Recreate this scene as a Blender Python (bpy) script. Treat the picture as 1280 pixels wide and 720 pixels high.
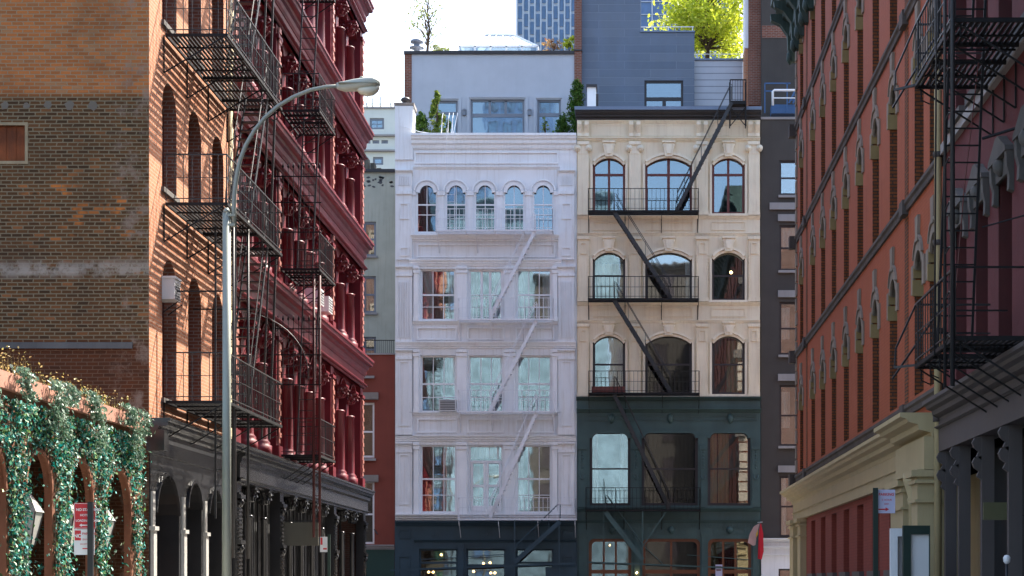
import bpy, bmesh, math, random
from mathutils import Vector
from mathutils.geometry import tessellate_polygon
R = math.radians
rnd = random.Random(11)
sc = bpy.context.scene
for o in list(bpy.data.objects): bpy.data.objects.remove(o)
C = sc.collection

# ------------------------------------------------------------------ camera
FP = 2300.0                      # focal length in photo pixels (1280 wide)
VX, VY, EYE = 785.0, 727.0, 1.7  # level camera of a shifted (architectural) view
cd = bpy.data.cameras.new('camera'); cam = bpy.data.objects.new('camera', cd); C.objects.link(cam)
cam.location = (0, 0, EYE); cam.rotation_euler = (R(90), 0, 0)
cd.sensor_width = 36; cd.lens = FP / 1280 * 36
cd.shift_x = (640 - VX) / 1280; cd.shift_y = (VY - 360) / 1280
cd.clip_start = 0.1; cd.clip_end = 3000
sc.camera = cam
# ------------------------------------------------------------------ sky, sun, exposure
SD = Vector((1.0, 1.33, 2.0)).normalized()          # towards the sun
elev = math.asin(SD.z); az = math.atan2(SD.x, SD.y)
w = bpy.data.worlds.new('World'); sc.world = w; w.use_nodes = True
nt = w.node_tree; nt.nodes.clear()
sky = nt.nodes.new('ShaderNodeTexSky'); sky.sky_type = 'NISHITA'; sky.sun_disc = False
sky.sun_elevation = elev; sky.sun_rotation = az; sky.air_density = 1.0; sky.dust_density = 3.5; sky.ozone_density = 1.2
bg = nt.nodes.new('ShaderNodeBackground'); bg.inputs[1].default_value = 0.15
wo = nt.nodes.new('ShaderNodeOutputWorld')
nt.links.new(sky.outputs[0], bg.inputs[0]); nt.links.new(bg.outputs[0], wo.inputs[0])
sd = bpy.data.lights.new('sun', 'SUN'); sun = bpy.data.objects.new('sun', sd); C.objects.link(sun)
sd.energy = 4.4; sd.angle = R(0.5); sd.color = (1.0, 0.93, 0.82)
sun.rotation_euler = SD.to_track_quat('Z', 'Y').to_euler(); sun.location = (30, 40, 60)
sc.view_settings.view_transform = 'Standard'; sc.view_settings.look = 'None'
sc.view_settings.gamma = 1; sc.view_settings.use_curve_mapping = False
sc.view_settings.exposure = 1.84
sc.render.engine = 'CYCLES'
sc.cycles.max_bounces = 8; sc.cycles.transparent_max_bounces = 16

# ------------------------------------------------------------------ materials
def N(nt, t, **k):
    n = nt.nodes.new(t)
    for a, b in k.items(): setattr(n, a, b)
    return n
def new_mat(name):
    m = bpy.data.materials.new(name); m.use_nodes = True
    return m, m.node_tree, m.node_tree.nodes['Principled BSDF']
def L(nt, a, b): nt.links.new(a, b)
def mixc(nt, fac, a, b, typ='MIX'):
    n = N(nt, 'ShaderNodeMix', data_type='RGBA', blend_type=typ)
    for sock, v in ((n.inputs[0], fac), (n.inputs[6], a), (n.inputs[7], b)):
        if hasattr(v, 'links'): L(nt, v, sock)
        elif isinstance(v, (int, float)): sock.default_value = v
        else: sock.default_value = (*v, 1)
    return n.outputs[2]
def ramp(nt, src, p0, p1, c0=(0, 0, 0), c1=(1, 1, 1)):
    n = N(nt, 'ShaderNodeValToRGB'); e = n.color_ramp.elements
    e[0].position = p0; e[1].position = p1; e[0].color = (*c0, 1); e[1].color = (*c1, 1)
    L(nt, src, n.inputs[0]); return n.outputs[0]
def math_(nt, op, a, b=0.0, c=None):
    n = N(nt, 'ShaderNodeMath', operation=op)
    vals = (a, b) if c is None else (a, b, c)
    for i, v in enumerate(vals):
        if hasattr(v, 'links'): L(nt, v, n.inputs[i])
        else: n.inputs[i].default_value = v
    return n.outputs[0]
def pos(nt):
    g = N(nt, 'ShaderNodeNewGeometry'); return g.outputs['Position']
def scaled(nt, v, s):
    n = N(nt, 'ShaderNodeVectorMath', operation='MULTIPLY'); L(nt, v, n.inputs[0]); n.inputs[1].default_value = s
    return n.outputs[0]
def noise(nt, v, s, detail=4, rough=.55):
    n = N(nt, 'ShaderNodeTexNoise'); n.inputs['Scale'].default_value = s
    n.inputs['Detail'].default_value = detail; n.inputs['Roughness'].default_value = rough
    L(nt, v, n.inputs['Vector']); return n.outputs[0]
def bump(nt, b, h, strength=.3, dist=.01):
    n = N(nt, 'ShaderNodeBump'); n.inputs['Strength'].default_value = strength; n.inputs['Distance'].default_value = dist
    L(nt, h, n.inputs['Height']); L(nt, n.outputs[0], b.inputs['Normal'])
def dk(c, f): return tuple(min(1, x * f) for x in c)
def paint(name, col, var=.12, rough=.55, streak=.25, bmp=.15, metal=0, dirt=None, spec=.4):
    m, nt, b = new_mat(name); p = pos(nt)
    n1 = noise(nt, p, 1.3, 5); n2 = noise(nt, scaled(nt, p, (6, 6, .35)), 1.6, 5, .65); n3 = noise(nt, p, 28, 3)
    c = mixc(nt, ramp(nt, n1, .35, .7), dk(col, 1 - var), dk(col, 1 + var))
    c = mixc(nt, math_(nt, 'MULTIPLY', ramp(nt, n2, .5, .78), streak), c, dirt or dk(col, .45))
    c = mixc(nt, math_(nt, 'MULTIPLY', ramp(nt, n3, .62, .8), .35 * streak + .05), c, dk(col, .5))
    L(nt, c, b.inputs['Base Color']); b.inputs['Roughness'].default_value = rough; b.inputs['Metallic'].default_value = metal
    b.inputs['Specular IOR Level'].default_value = spec
    if bmp: bump(nt, b, math_(nt, 'ADD', n3, math_(nt, 'MULTIPLY', n1, 2.0)), bmp, .01)
    return m
def brick_uv(nt):
    s = N(nt, 'ShaderNodeSeparateXYZ'); L(nt, pos(nt), s.inputs[0])
    cb = N(nt, 'ShaderNodeCombineXYZ'); L(nt, math_(nt, 'ADD', s.outputs[0], s.outputs[1]), cb.inputs[0]); L(nt, s.outputs[2], cb.inputs[1])
    return cb.outputs[0], s.outputs[2], s
def bricktex(nt, uv, c1, c2, mortar, msize=.012, bw=.215, bh=.075, bias=0.0):
    n = N(nt, 'ShaderNodeTexBrick'); L(nt, uv, n.inputs['Vector'])
    n.inputs['Scale'].default_value = 1; n.inputs['Brick Width'].default_value = bw; n.inputs['Row Height'].default_value = bh
    n.inputs['Mortar Size'].default_value = msize; n.inputs['Mortar Smooth'].default_value = .2; n.inputs['Bias'].default_value = bias
    for k, v in (('Color1', c1), ('Color2', c2), ('Mortar', mortar)):
        if hasattr(v, 'links'): L(nt, v, n.inputs[k])
        else: n.inputs[k].default_value = (*v, 1)
    return n
def brick(name, c1, c2, mortar, patch=None, msize=.012, bmp=.5, soot=.4):
    m, nt, b = new_mat(name); uv, z, s = brick_uv(nt); p = pos(nt)
    bt = bricktex(nt, uv, c1, c2, mortar, msize)
    n1 = noise(nt, p, .8, 6, .6); n2 = noise(nt, scaled(nt, p, (5, 5, .5)), 1.2, 5, .6)
    wn = bricktex(nt, uv, (0, 0, 0), (1, 1, 1), (0, 0, 0), msize).outputs[0]
    c = mixc(nt, math_(nt, 'MULTIPLY', ramp(nt, wn, .72, .95), .5), bt.outputs[0], patch or dk(c1, 1.5))
    c = mixc(nt, math_(nt, 'MULTIPLY', ramp(nt, n1, .45, .75), soot), c, dk(c2, .35))
    c = mixc(nt, math_(nt, 'MULTIPLY', ramp(nt, n2, .55, .8), soot * .8), c, dk(c2, .3))
    L(nt, c, b.inputs['Base Color']); b.inputs['Roughness'].default_value = .9; b.inputs['Specular IOR Level'].default_value = .2
    bump(nt, b, math_(nt, 'ADD', math_(nt, 'MULTIPLY', bt.outputs['Fac'], -1.0), math_(nt, 'MULTIPLY', n1, .6)), bmp, .012)
    return m
def party_wall_mat():
    m, nt, b = new_mat('old_party_brick'); uv, z, s = brick_uv(nt); p = pos(nt)
    # hand-laid look: wobble the coordinates a little
    wob = noise(nt, scaled(nt, p, (.5, .5, 2.0)), 1.2, 4)
    cb = N(nt, 'ShaderNodeVectorMath', operation='ADD'); L(nt, uv, cb.inputs[0])
    cw = N(nt, 'ShaderNodeCombineXYZ'); L(nt, math_(nt, 'MULTIPLY', wob, .22), cw.inputs[0]); L(nt, math_(nt, 'MULTIPLY', wob, .03), cw.inputs[1])
    L(nt, cw.outputs[0], cb.inputs[1]); uv2 = cb.outputs[0]
    n_edge = noise(nt, p, 2.5, 3); zz = math_(nt, 'ADD', z, math_(nt, 'MULTIPLY', n_edge, .12))
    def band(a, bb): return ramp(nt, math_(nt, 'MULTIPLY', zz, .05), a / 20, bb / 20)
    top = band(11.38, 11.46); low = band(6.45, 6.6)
    wn = bricktex(nt, uv2, (0, 0, 0), (1, 1, 1), (0, 0, 0), .010).outputs[0]
    n1 = noise(nt, p, .9, 6, .6); n5 = noise(nt, p, 3.5, 5, .7)
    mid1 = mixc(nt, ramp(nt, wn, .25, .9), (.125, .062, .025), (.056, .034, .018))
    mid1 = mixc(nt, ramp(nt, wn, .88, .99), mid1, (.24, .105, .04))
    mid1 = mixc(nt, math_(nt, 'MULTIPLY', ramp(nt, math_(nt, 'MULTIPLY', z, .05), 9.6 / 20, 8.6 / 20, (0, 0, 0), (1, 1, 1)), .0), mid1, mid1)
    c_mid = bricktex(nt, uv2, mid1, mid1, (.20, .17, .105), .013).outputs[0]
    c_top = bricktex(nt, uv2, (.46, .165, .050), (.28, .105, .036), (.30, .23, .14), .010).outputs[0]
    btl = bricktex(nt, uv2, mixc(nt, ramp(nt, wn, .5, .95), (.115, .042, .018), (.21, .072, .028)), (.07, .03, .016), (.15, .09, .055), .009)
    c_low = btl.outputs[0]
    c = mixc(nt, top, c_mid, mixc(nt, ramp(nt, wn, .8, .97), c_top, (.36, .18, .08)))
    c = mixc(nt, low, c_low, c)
    # orange survivors in rows round z 9
    bandz = math_(nt, 'MULTIPLY', ramp(nt, math_(nt, 'MULTIPLY', z, .05), 8.2 / 20, 8.9 / 20), ramp(nt, math_(nt, 'MULTIPLY', z, .05), 9.5 / 20, 9.9 / 20, (1, 1, 1), (0, 0, 0)))
    c = mixc(nt, math_(nt, 'MULTIPLY', bandz, math_(nt, 'MULTIPLY', ramp(nt, wn, .72, .78), ramp(nt, noise(nt, p, 1.6, 3), .48, .6))), c, (.50, .17, .04))
    # lime wash band
    lime = math_(nt, 'MULTIPLY', ramp(nt, math_(nt, 'MULTIPLY', zz, .05), 7.78 / 20, 7.86 / 20), ramp(nt, math_(nt, 'MULTIPLY', zz, .05), 8.02 / 20, 8.14 / 20, (1, 1, 1), (0, 0, 0)))
    c = mixc(nt, math_(nt, 'MULTIPLY', lime, ramp(nt, n5, .38, .55)), c, (.34, .31, .25))
    # pale smears near the corner
    xr = ramp(nt, math_(nt, 'ADD', math_(nt, 'MULTIPLY', s.outputs[0], .1), 1.2), .165, .2)
    sm = math_(nt, 'MULTIPLY', xr, ramp(nt, math_(nt, 'MULTIPLY', z, .05), 7.2 / 20, 6.3 / 20 + .02, (0, 0, 0), (1, 1, 1)))
    c = mixc(nt, math_(nt, 'MULTIPLY', xr, math_(nt, 'MULTIPLY', ramp(nt, n5, .50, .66), .7)), c, (.27, .21, .16))
    c = mixc(nt, math_(nt, 'MULTIPLY', ramp(nt, n1, .5, .75), .45), c, (.045, .032, .022))
    L(nt, c, b.inputs['Base Color']); b.inputs['Roughness'].default_value = .95; b.inputs['Specular IOR Level'].default_value = .15
    bump(nt, b, math_(nt, 'ADD', math_(nt, 'MULTIPLY', btl.outputs['Fac'], -1.0), math_(nt, 'MULTIPLY', n5, .8)), .6, .015)
    return m
def stucco_brick(name, c_up, c_low, z0, z1, soot=.3):
    """painted brick whose paint changes colour with height"""
    m, nt, b = new_mat(name); uv, z, s = brick_uv(nt); p = pos(nt)
    bt = bricktex(nt, uv, (1, 1, 1), (.86, .86, .86), (.62, .62, .62), .009)
    f = ramp(nt, math_(nt, 'ADD', math_(nt, 'MULTIPLY', z, .04), math_(nt, 'MULTIPLY', noise(nt, p, .4, 3), .06)), z0 * .04 + .03, z1 * .04 + .03)
    c = mixc(nt, f, c_low, c_up); c = mixc(nt, .55, c, bt.outputs[0], 'MULTIPLY')
    n2 = noise(nt, scaled(nt, p, (4, 4, .35)), 1.0, 6, .7); n3 = noise(nt, p, 1.1, 6, .65)
    c = mixc(nt, math_(nt, 'MULTIPLY', ramp(nt, n2, .52, .8), soot), c, dk(c_low, .35))
    c = mixc(nt, math_(nt, 'MULTIPLY', ramp(nt, n3, .55, .8), .35), c, dk(c_up, 1.35))
    L(nt, c, b.inputs['Base Color']); b.inputs['Roughness'].default_value = .8; b.inputs['Specular IOR Level'].default_value = .25
    bump(nt, b, math_(nt, 'MULTIPLY', bt.outputs['Fac'], -1.0), .35, .01)
    return m
def glass(name, tint=(.92, .95, .95), refl=.30, rcol=(.92, .97, 1.0), wav=.012):
    m, nt, b = new_mat(name); nt.nodes.remove(b)
    out = nt.nodes['Material Output']
    t = N(nt, 'ShaderNodeBsdfTransparent'); t.inputs[0].default_value = (*tint, 1)
    g = N(nt, 'ShaderNodeBsdfAnisotropic') if False else N(nt, 'ShaderNodeBsdfGlossy')
    g.inputs['Color'].default_value = (*rcol, 1); g.inputs['Roughness'].default_value = .02
    p = pos(nt); h = noise(nt, scaled(nt, p, (1.1, 1.1, .8)), 1.0, 2)
    bn = N(nt, 'ShaderNodeBump'); bn.inputs['Strength'].default_value = wav; bn.inputs['Distance'].default_value = .12
    L(nt, h, bn.inputs['Height']); L(nt, bn.outputs[0], g.inputs['Normal'])
    lw = N(nt, 'ShaderNodeLayerWeight'); lw.inputs['Blend'].default_value = .4
    mx = N(nt, 'ShaderNodeMixShader')
    L(nt, math_(nt, 'MINIMUM', math_(nt, 'ADD', math_(nt, 'MULTIPLY', lw.outputs['Fresnel'], 1.0), refl), 1.0), mx.inputs[0])
    L(nt, t.outputs[0], mx.inputs[1]); L(nt, g.outputs[0], mx.inputs[2]); L(nt, mx.outputs[0], out.inputs[0])
    return m
def leafy(name, cols, trans=.5, rough=.35, spec=.5):
    m, nt, b = new_mat(name)
    g = N(nt, 'ShaderNodeNewGeometry'); r = N(nt, 'ShaderNodeValToRGB'); r.color_ramp.interpolation = 'LINEAR'
    e = r.color_ramp.elements
    while len(e) < len(cols): e.new(.5)
    for i, c in enumerate(cols): e[i].position = i / (len(cols) - 1); e[i].color = (*c, 1)
    L(nt, g.outputs['Random Per Island'], r.inputs[0]); L(nt, r.outputs[0], b.inputs['Base Color'])
    b.inputs['Roughness'].default_value = rough; b.inputs['Specular IOR Level'].default_value = spec
    t = N(nt, 'ShaderNodeBsdfTranslucent'); L(nt, r.outputs[0], t.inputs[0])
    mx = N(nt, 'ShaderNodeMixShader'); mx.inputs[0].default_value = trans
    L(nt, b.outputs[0], mx.inputs[1]); L(nt, t.outputs[0], mx.inputs[2]); L(nt, mx.outputs[0], nt.nodes['Material Output'].inputs[0])
    return m
def emit(name, col, s):
    m, nt, b = new_mat(name); b.inputs['Emission Color'].default_value = (*col, 1); b.inputs['Emission Strength'].default_value = s
    b.inputs['Base Color'].default_value = (*col, 1); return m
def slate_mat():
    m, nt, b = new_mat('slate_panels'); uv, z, s = brick_uv(nt); p = pos(nt)
    bt = bricktex(nt, uv, (.125, .155, .205), (.095, .125, .175), (.17, .20, .25), .014, 2.3, .36)
    n = noise(nt, scaled(nt, p, (1, 1, .4)), 1.5, 5)
    L(nt, mixc(nt, math_(nt, 'MULTIPLY', ramp(nt, n, .4, .75), .4), bt.outputs[0], (.15, .20, .29)), b.inputs['Base Color'])
    b.inputs['Roughness'].default_value = .5; bump(nt, b, math_(nt, 'MULTIPLY', bt.outputs['Fac'], -1.0), .5, .02); return m

M = {}
M['party'] = party_wall_mat()
M['orange_brick'] = brick('bright_orange_brick', (.55, .22, .11), (.40, .15, .075), (.42, .30, .22), (.62, .30, .17), .010, .35, .15)  # orange brick with pale mortar and little soot
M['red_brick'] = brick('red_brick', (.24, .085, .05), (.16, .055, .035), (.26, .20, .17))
M['end_brick'] = brick('dark_end_brick', (.13, .06, .045), (.09, .045, .035), (.12, .10, .09))  # end walls kept dark to cut their red reflection and bounce
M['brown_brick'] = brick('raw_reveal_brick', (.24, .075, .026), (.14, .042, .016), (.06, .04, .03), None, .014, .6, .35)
M['salmon'] = stucco_brick('salmon_painted_brick', (.37, .108, .06), (.35, .085, .032), 9, 18, .5)
M['red_pier'] = stucco_brick('red_painted_brick_piers', (.26, .055, .035), (.24, .05, .035), 0, 5)
M['maroon'] = paint('dusty_maroon_stucco', (.115, .030, .032), .12, .8, .25, .5, spec=.2)
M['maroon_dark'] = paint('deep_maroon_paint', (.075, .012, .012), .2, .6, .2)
M['crimson'] = paint('crimson_ironwork_paint', (.145, .012, .018), .22, .40, .22, .08, spec=.35, dirt=(.04, .012, .012))
M['crimson_trim'] = paint('pale_crimson_trim', (.48, .19, .14), .12, .32, .25, .12, spec=.9)  # paler, glossier crimson for the raised pilaster strips
M['black_iron'] = paint('black_painted_ironwork', (.030, .030, .033), .2, .42, .3, .15, dirt=(.06, .055, .05))
M['black_store'] = paint('charcoal_storefront_paint', (.026, .026, .028), .15, .26, .25, .15, dirt=(.02, .018, .016), spec=.5)
M['store_pale'] = paint('pale_grey_pier_front', (.46, .45, .42), .1, .4, .35, .15, dirt=(.12, .10, .08))  # paler grey for the front strips of the storefront piers
M['escape_black'] = paint('black_escape_paint', (.012, .012, .013), .3, .55, .5, .2, dirt=(.03, .02, .015), spec=.2)
M['escape_grey'] = paint('weathered_escape_paint', (.024, .024, .026), .3, .42, .5, .2, dirt=(.09, .05, .03))
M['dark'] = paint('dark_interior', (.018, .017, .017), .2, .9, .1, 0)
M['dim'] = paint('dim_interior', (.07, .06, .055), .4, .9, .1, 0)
M['cream_stone'] = paint('cream_quoin_stone', (.62, .52, .32), .12, .7, .3)
M['coping'] = paint('terracotta_coping', (.42, .20, .14), .1, .75, .2)
M['terracotta'] = paint('brown_arcade_render', (.22, .085, .045), .2, .8, .3)
M['white'] = paint('cool_white_facade_paint', (.79, .795, .80), .05, .6, .50, .1, dirt=(.46, .41, .34))
M['white_trim'] = paint('white_trim_paint', (.83, .835, .84), .04, .5, .30, .08)
M['white_iron'] = paint('white_escape_paint', (.74, .75, .78), .08, .5, .35, .1, dirt=(.28, .24, .2))
M['teal_store'] = paint('dark_teal_storefront_paint', (.028, .058, .078), .15, .5, .25)
M['yellow'] = paint('cream_yellow_facade_paint', (.80, .69, .51), .06, .65, .42, .25, dirt=(.48, .32, .17))
M['yellow_trim'] = paint('cream_yellow_trim', (.83, .73, .56), .06, .6, .4, .2, dirt=(.42, .30, .18))
M['green'] = paint('bottle_green_ironwork', (.045, .088, .086), .15, .45, .3, .15)
M['orange_wood'] = paint('varnished_orange_wood', (.17, .055, .02), .15, .4, .3)
M['mahogany'] = paint('red_brown_window_wood', (.13, .028, .020), .15, .4, .2)
M['brown_frame'] = paint('dark_brown_window_wood', (.035, .026, .028), .2, .45, .2)
M['taupe'] = paint('taupe_grey_render', (.066, .057, .050), .08, .85, .15, .3)
M['grey_stone'] = paint('grey_lintel_stone', (.30, .28, .27), .1, .8, .2)
M['old_grey'] = paint('weathered_grey_hood_stone', (.10, .092, .085), .2, .85, .5, .3)
M['grey_render'] = paint('pale_grey_blue_render', (.46, .49, .54), .04, .8, .08, .2)
M['grey_frame'] = paint('grey_window_frame', (.20, .22, .26), .1, .5, .1)
M['beige'] = paint('sage_beige_render', (.42, .42, .34), .08, .8, .35, .2, dirt=(.2, .19, .15))
M['cream_far'] = paint('pale_cream_render', (.66, .68, .62), .04, .8, .1)
M['red_wall'] = paint('brick_red_painted_wall', (.20, .045, .028), .08, .75, .2, .3)
M['green_base'] = paint('dark_green_base', (.015, .045, .035), .1, .6, .2)
M['slate'] = slate_mat()
M['grey_tile'] = M['slate']
M['coping_dark'] = paint('dark_metal_coping', (.035, .032, .035), .1, .5, .1)
M['coping_blue'] = paint('blue_grey_flashing', (.16, .21, .30), .1, .5, .1)
M['khaki'] = paint('khaki_yellow_storefront_paint', (.44, .35, .19), .06, .55, .2, .1, dirt=(.2, .14, .06))
M['old_stone'] = paint('weathered_brown_stone', (.075, .062, .055), .25, .85, .6, .4, dirt=(.02, .02, .02))
M['hood_stone'] = paint('pale_hood_stone', (.23, .19, .15), .2, .85, .4, .4)
M['impost'] = paint('ochre_impost_stone', (.27, .19, .08), .15, .8, .3, .3)
M['verdigris'] = paint('dark_verdigris_cornice', (.025, .048, .038), .3, .6, .5, .3, dirt=(.09, .14, .12))
M['taupe_store'] = paint('mauve_grey_storefront', (.085, .070, .066), .06, .6, .2, .1)
M['lamp_metal'] = paint('galvanised_lamp_metal', (.27, .29, .25), .06, .5, .2, .05, metal=.2)
M['lamp_head'] = paint('grey_white_lamp_housing', (.42, .44, .38), .05, .45, .2, .05)
M['lantern'] = paint('silvery_lantern_panels', (.62, .62, .58), .1, .3, .2, .1, metal=.4)
M['rust'] = paint('rusty_shutter', (.19, .055, .016), .4, .85, .6, .5, dirt=(.05, .02, .012))
M['plaster'] = paint('old_plaster', (.30, .25, .15), .25, .9, .4, .5)
M['spot'] = paint('grey_mortar_patch', (.15, .135, .105), .1, .9, .2, .3)
M['sign_red'] = paint('sign_red', (.55, .03, .04), .05, .4, .05, 0)
M['sign_white'] = paint('sign_white', (.72, .72, .72), .04, .4, .1, 0)
M['sign_pale'] = paint('sign_lilac_white', (.50, .50, .66), .04, .4, .1, 0)
M['post_dark'] = paint('dark_green_post', (.012, .032, .024), .15, .5, .3, .1)
M['post_black'] = paint('dark_grey_post', (.025, .026, .028), .15, .5, .3, .1)
M['olive'] = paint('olive_board', (.10, .095, .045), .1, .6, .2, .1)
M['grey_board'] = paint('dull_grey_board', (.10, .095, .075), .1, .6, .2, .1)
M['ac_white'] = paint('off_white_enamel', (.60, .60, .60), .05, .4, .25, .05)
M['ac_grille'] = paint('grille_grey', (.12, .12, .12), .1, .5, .2)
M['curtain'] = paint('white_voile', (.72, .73, .72), .04, .9, .1, 0)
M['blind'] = paint('tan_drape', (.45, .36, .22), .1, .9, .1, 0)
M['purple_drape'] = paint('violet_drape', (.08, .05, .10), .3, .9, .1, 0)
M['flag_red'] = paint('red_flag_cloth', (.50, .015, .03), .1, .8, .1, .1)
M['flag_pale'] = paint('pale_flag_cloth', (.55, .38, .34), .1, .8, .2, .1)
M['flag_gold'] = paint('gold_flag_patch', (.70, .50, .06), .1, .8, .1, .1)
M['asphalt'] = paint('asphalt', (.05, .05, .052), .15, .9, .2, .3)
M['pavement'] = paint('concrete_pavement', (.30, .29, .27), .1, .9, .3, .2)
M['roadline'] = paint('road_paint', (.75, .75, .72), .05, .7, .3, .1)
M['roof'] = paint('tar_roof', (.09, .09, .095), .1, .9, .2, .2)
M['bark'] = paint('bark', (.09, .06, .04), .2, .9, .3, .4)
M['pot'] = paint('dark_planter', (.06, .05, .05), .1, .8, .2)
M['blue_rail'] = paint('blue_roof_paint', (.05, .12, .26), .1, .5, .1)
M['tower_white'] = paint('pale_tower_concrete', (.62, .66, .70), .03, .7, .05, 0)
M['tower_glass'] = paint('blue_tower_glass', (.10, .19, .33), .1, .2, 0, 0, spec=.6)
M['curtain_wall'] = paint('blue_curtain_wall', (.10, .18, .34), .15, .2, .1, 0, spec=.6)
M['pale_glazing'] = paint('pale_blue_glazing', (.17, .255, .30), .3, .3, .3, 0)
M['flash_grey'] = paint('old_grey_flashing', (.10, .095, .085), .2, .8, .4, .2)
M['duct'] = paint('bronze_louvre', (.11, .10, .075), .2, .6, .3)
M['vine_leaf'] = leafy('glint_flecked_vine_leaf', [(.015, .07, .03), (.0, .22, .21), (.06, .15, .02), (.01, .12, .08), (.01, .34, .32), (.24, .38, .10), (.46, .56, .46), (.08, .40, .36), (.02, .10, .05)], .2, .5, .35)  # pale ramp stops colour sun glints into some leaves
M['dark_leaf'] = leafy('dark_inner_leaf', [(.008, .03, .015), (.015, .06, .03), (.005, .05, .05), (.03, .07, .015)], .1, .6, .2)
M['hang_leaf'] = leafy('hanging_vine_leaf', [(.02, .07, .04), (.09, .17, .10), (.22, .32, .22), (.04, .12, .08), (.38, .46, .36)], .2, .4, .4)
M['dry_grass'] = leafy('dry_weed', [(.42, .28, .10), (.30, .30, .08), (.55, .40, .18)], .4)
M['lime_leaf'] = leafy('spring_lime_leaf', [(.42, .50, .03), (.60, .64, .05), (.33, .42, .03), (.72, .72, .10)], .55, .5)
M['cypress'] = leafy('cypress_green', [(.02, .06, .012), (.06, .14, .02), (.12, .20, .03)], .25, .6, .2)
M['pine'] = leafy('pine_green', [(.05, .11, .03), (.16, .24, .04), (.30, .34, .06)], .35, .6, .2)
M['thin_leaf'] = leafy('sparse_leaf', [(.12, .17, .06), (.30, .34, .10), (.22, .22, .14)], .4, .6, .2)
M['red_leaf'] = leafy('reddish_leaf', [(.30, .12, .08), (.38, .25, .10), (.25, .2, .15)], .4, .6, .2)
M['glass'] = glass('window_glass', refl=.16)
M['glass_sky'] = glass('skyward_window_glass', (.5, .6, .65), refl=.15, rcol=(.82, .93, 1.0))
M['glass_dark'] = glass('smoky_window_glass', (.45, .44, .42), refl=.07)
M['glass_clear'] = glass('conservatory_glass', (.80, .88, .88), refl=.25, wav=.01)
M['bulb'] = emit('warm_bulb', (1.0, .62, .25), 14)
M['neon'] = emit('orange_lit_lamp', (1.0, .32, .06), 6)
M['lens'] = paint('frosted_lamp_lens', (.62, .60, .48), .05, .25, .1, .05)
M['text_white'] = M['sign_white']; M['graffiti'] = M['post_black']

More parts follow.
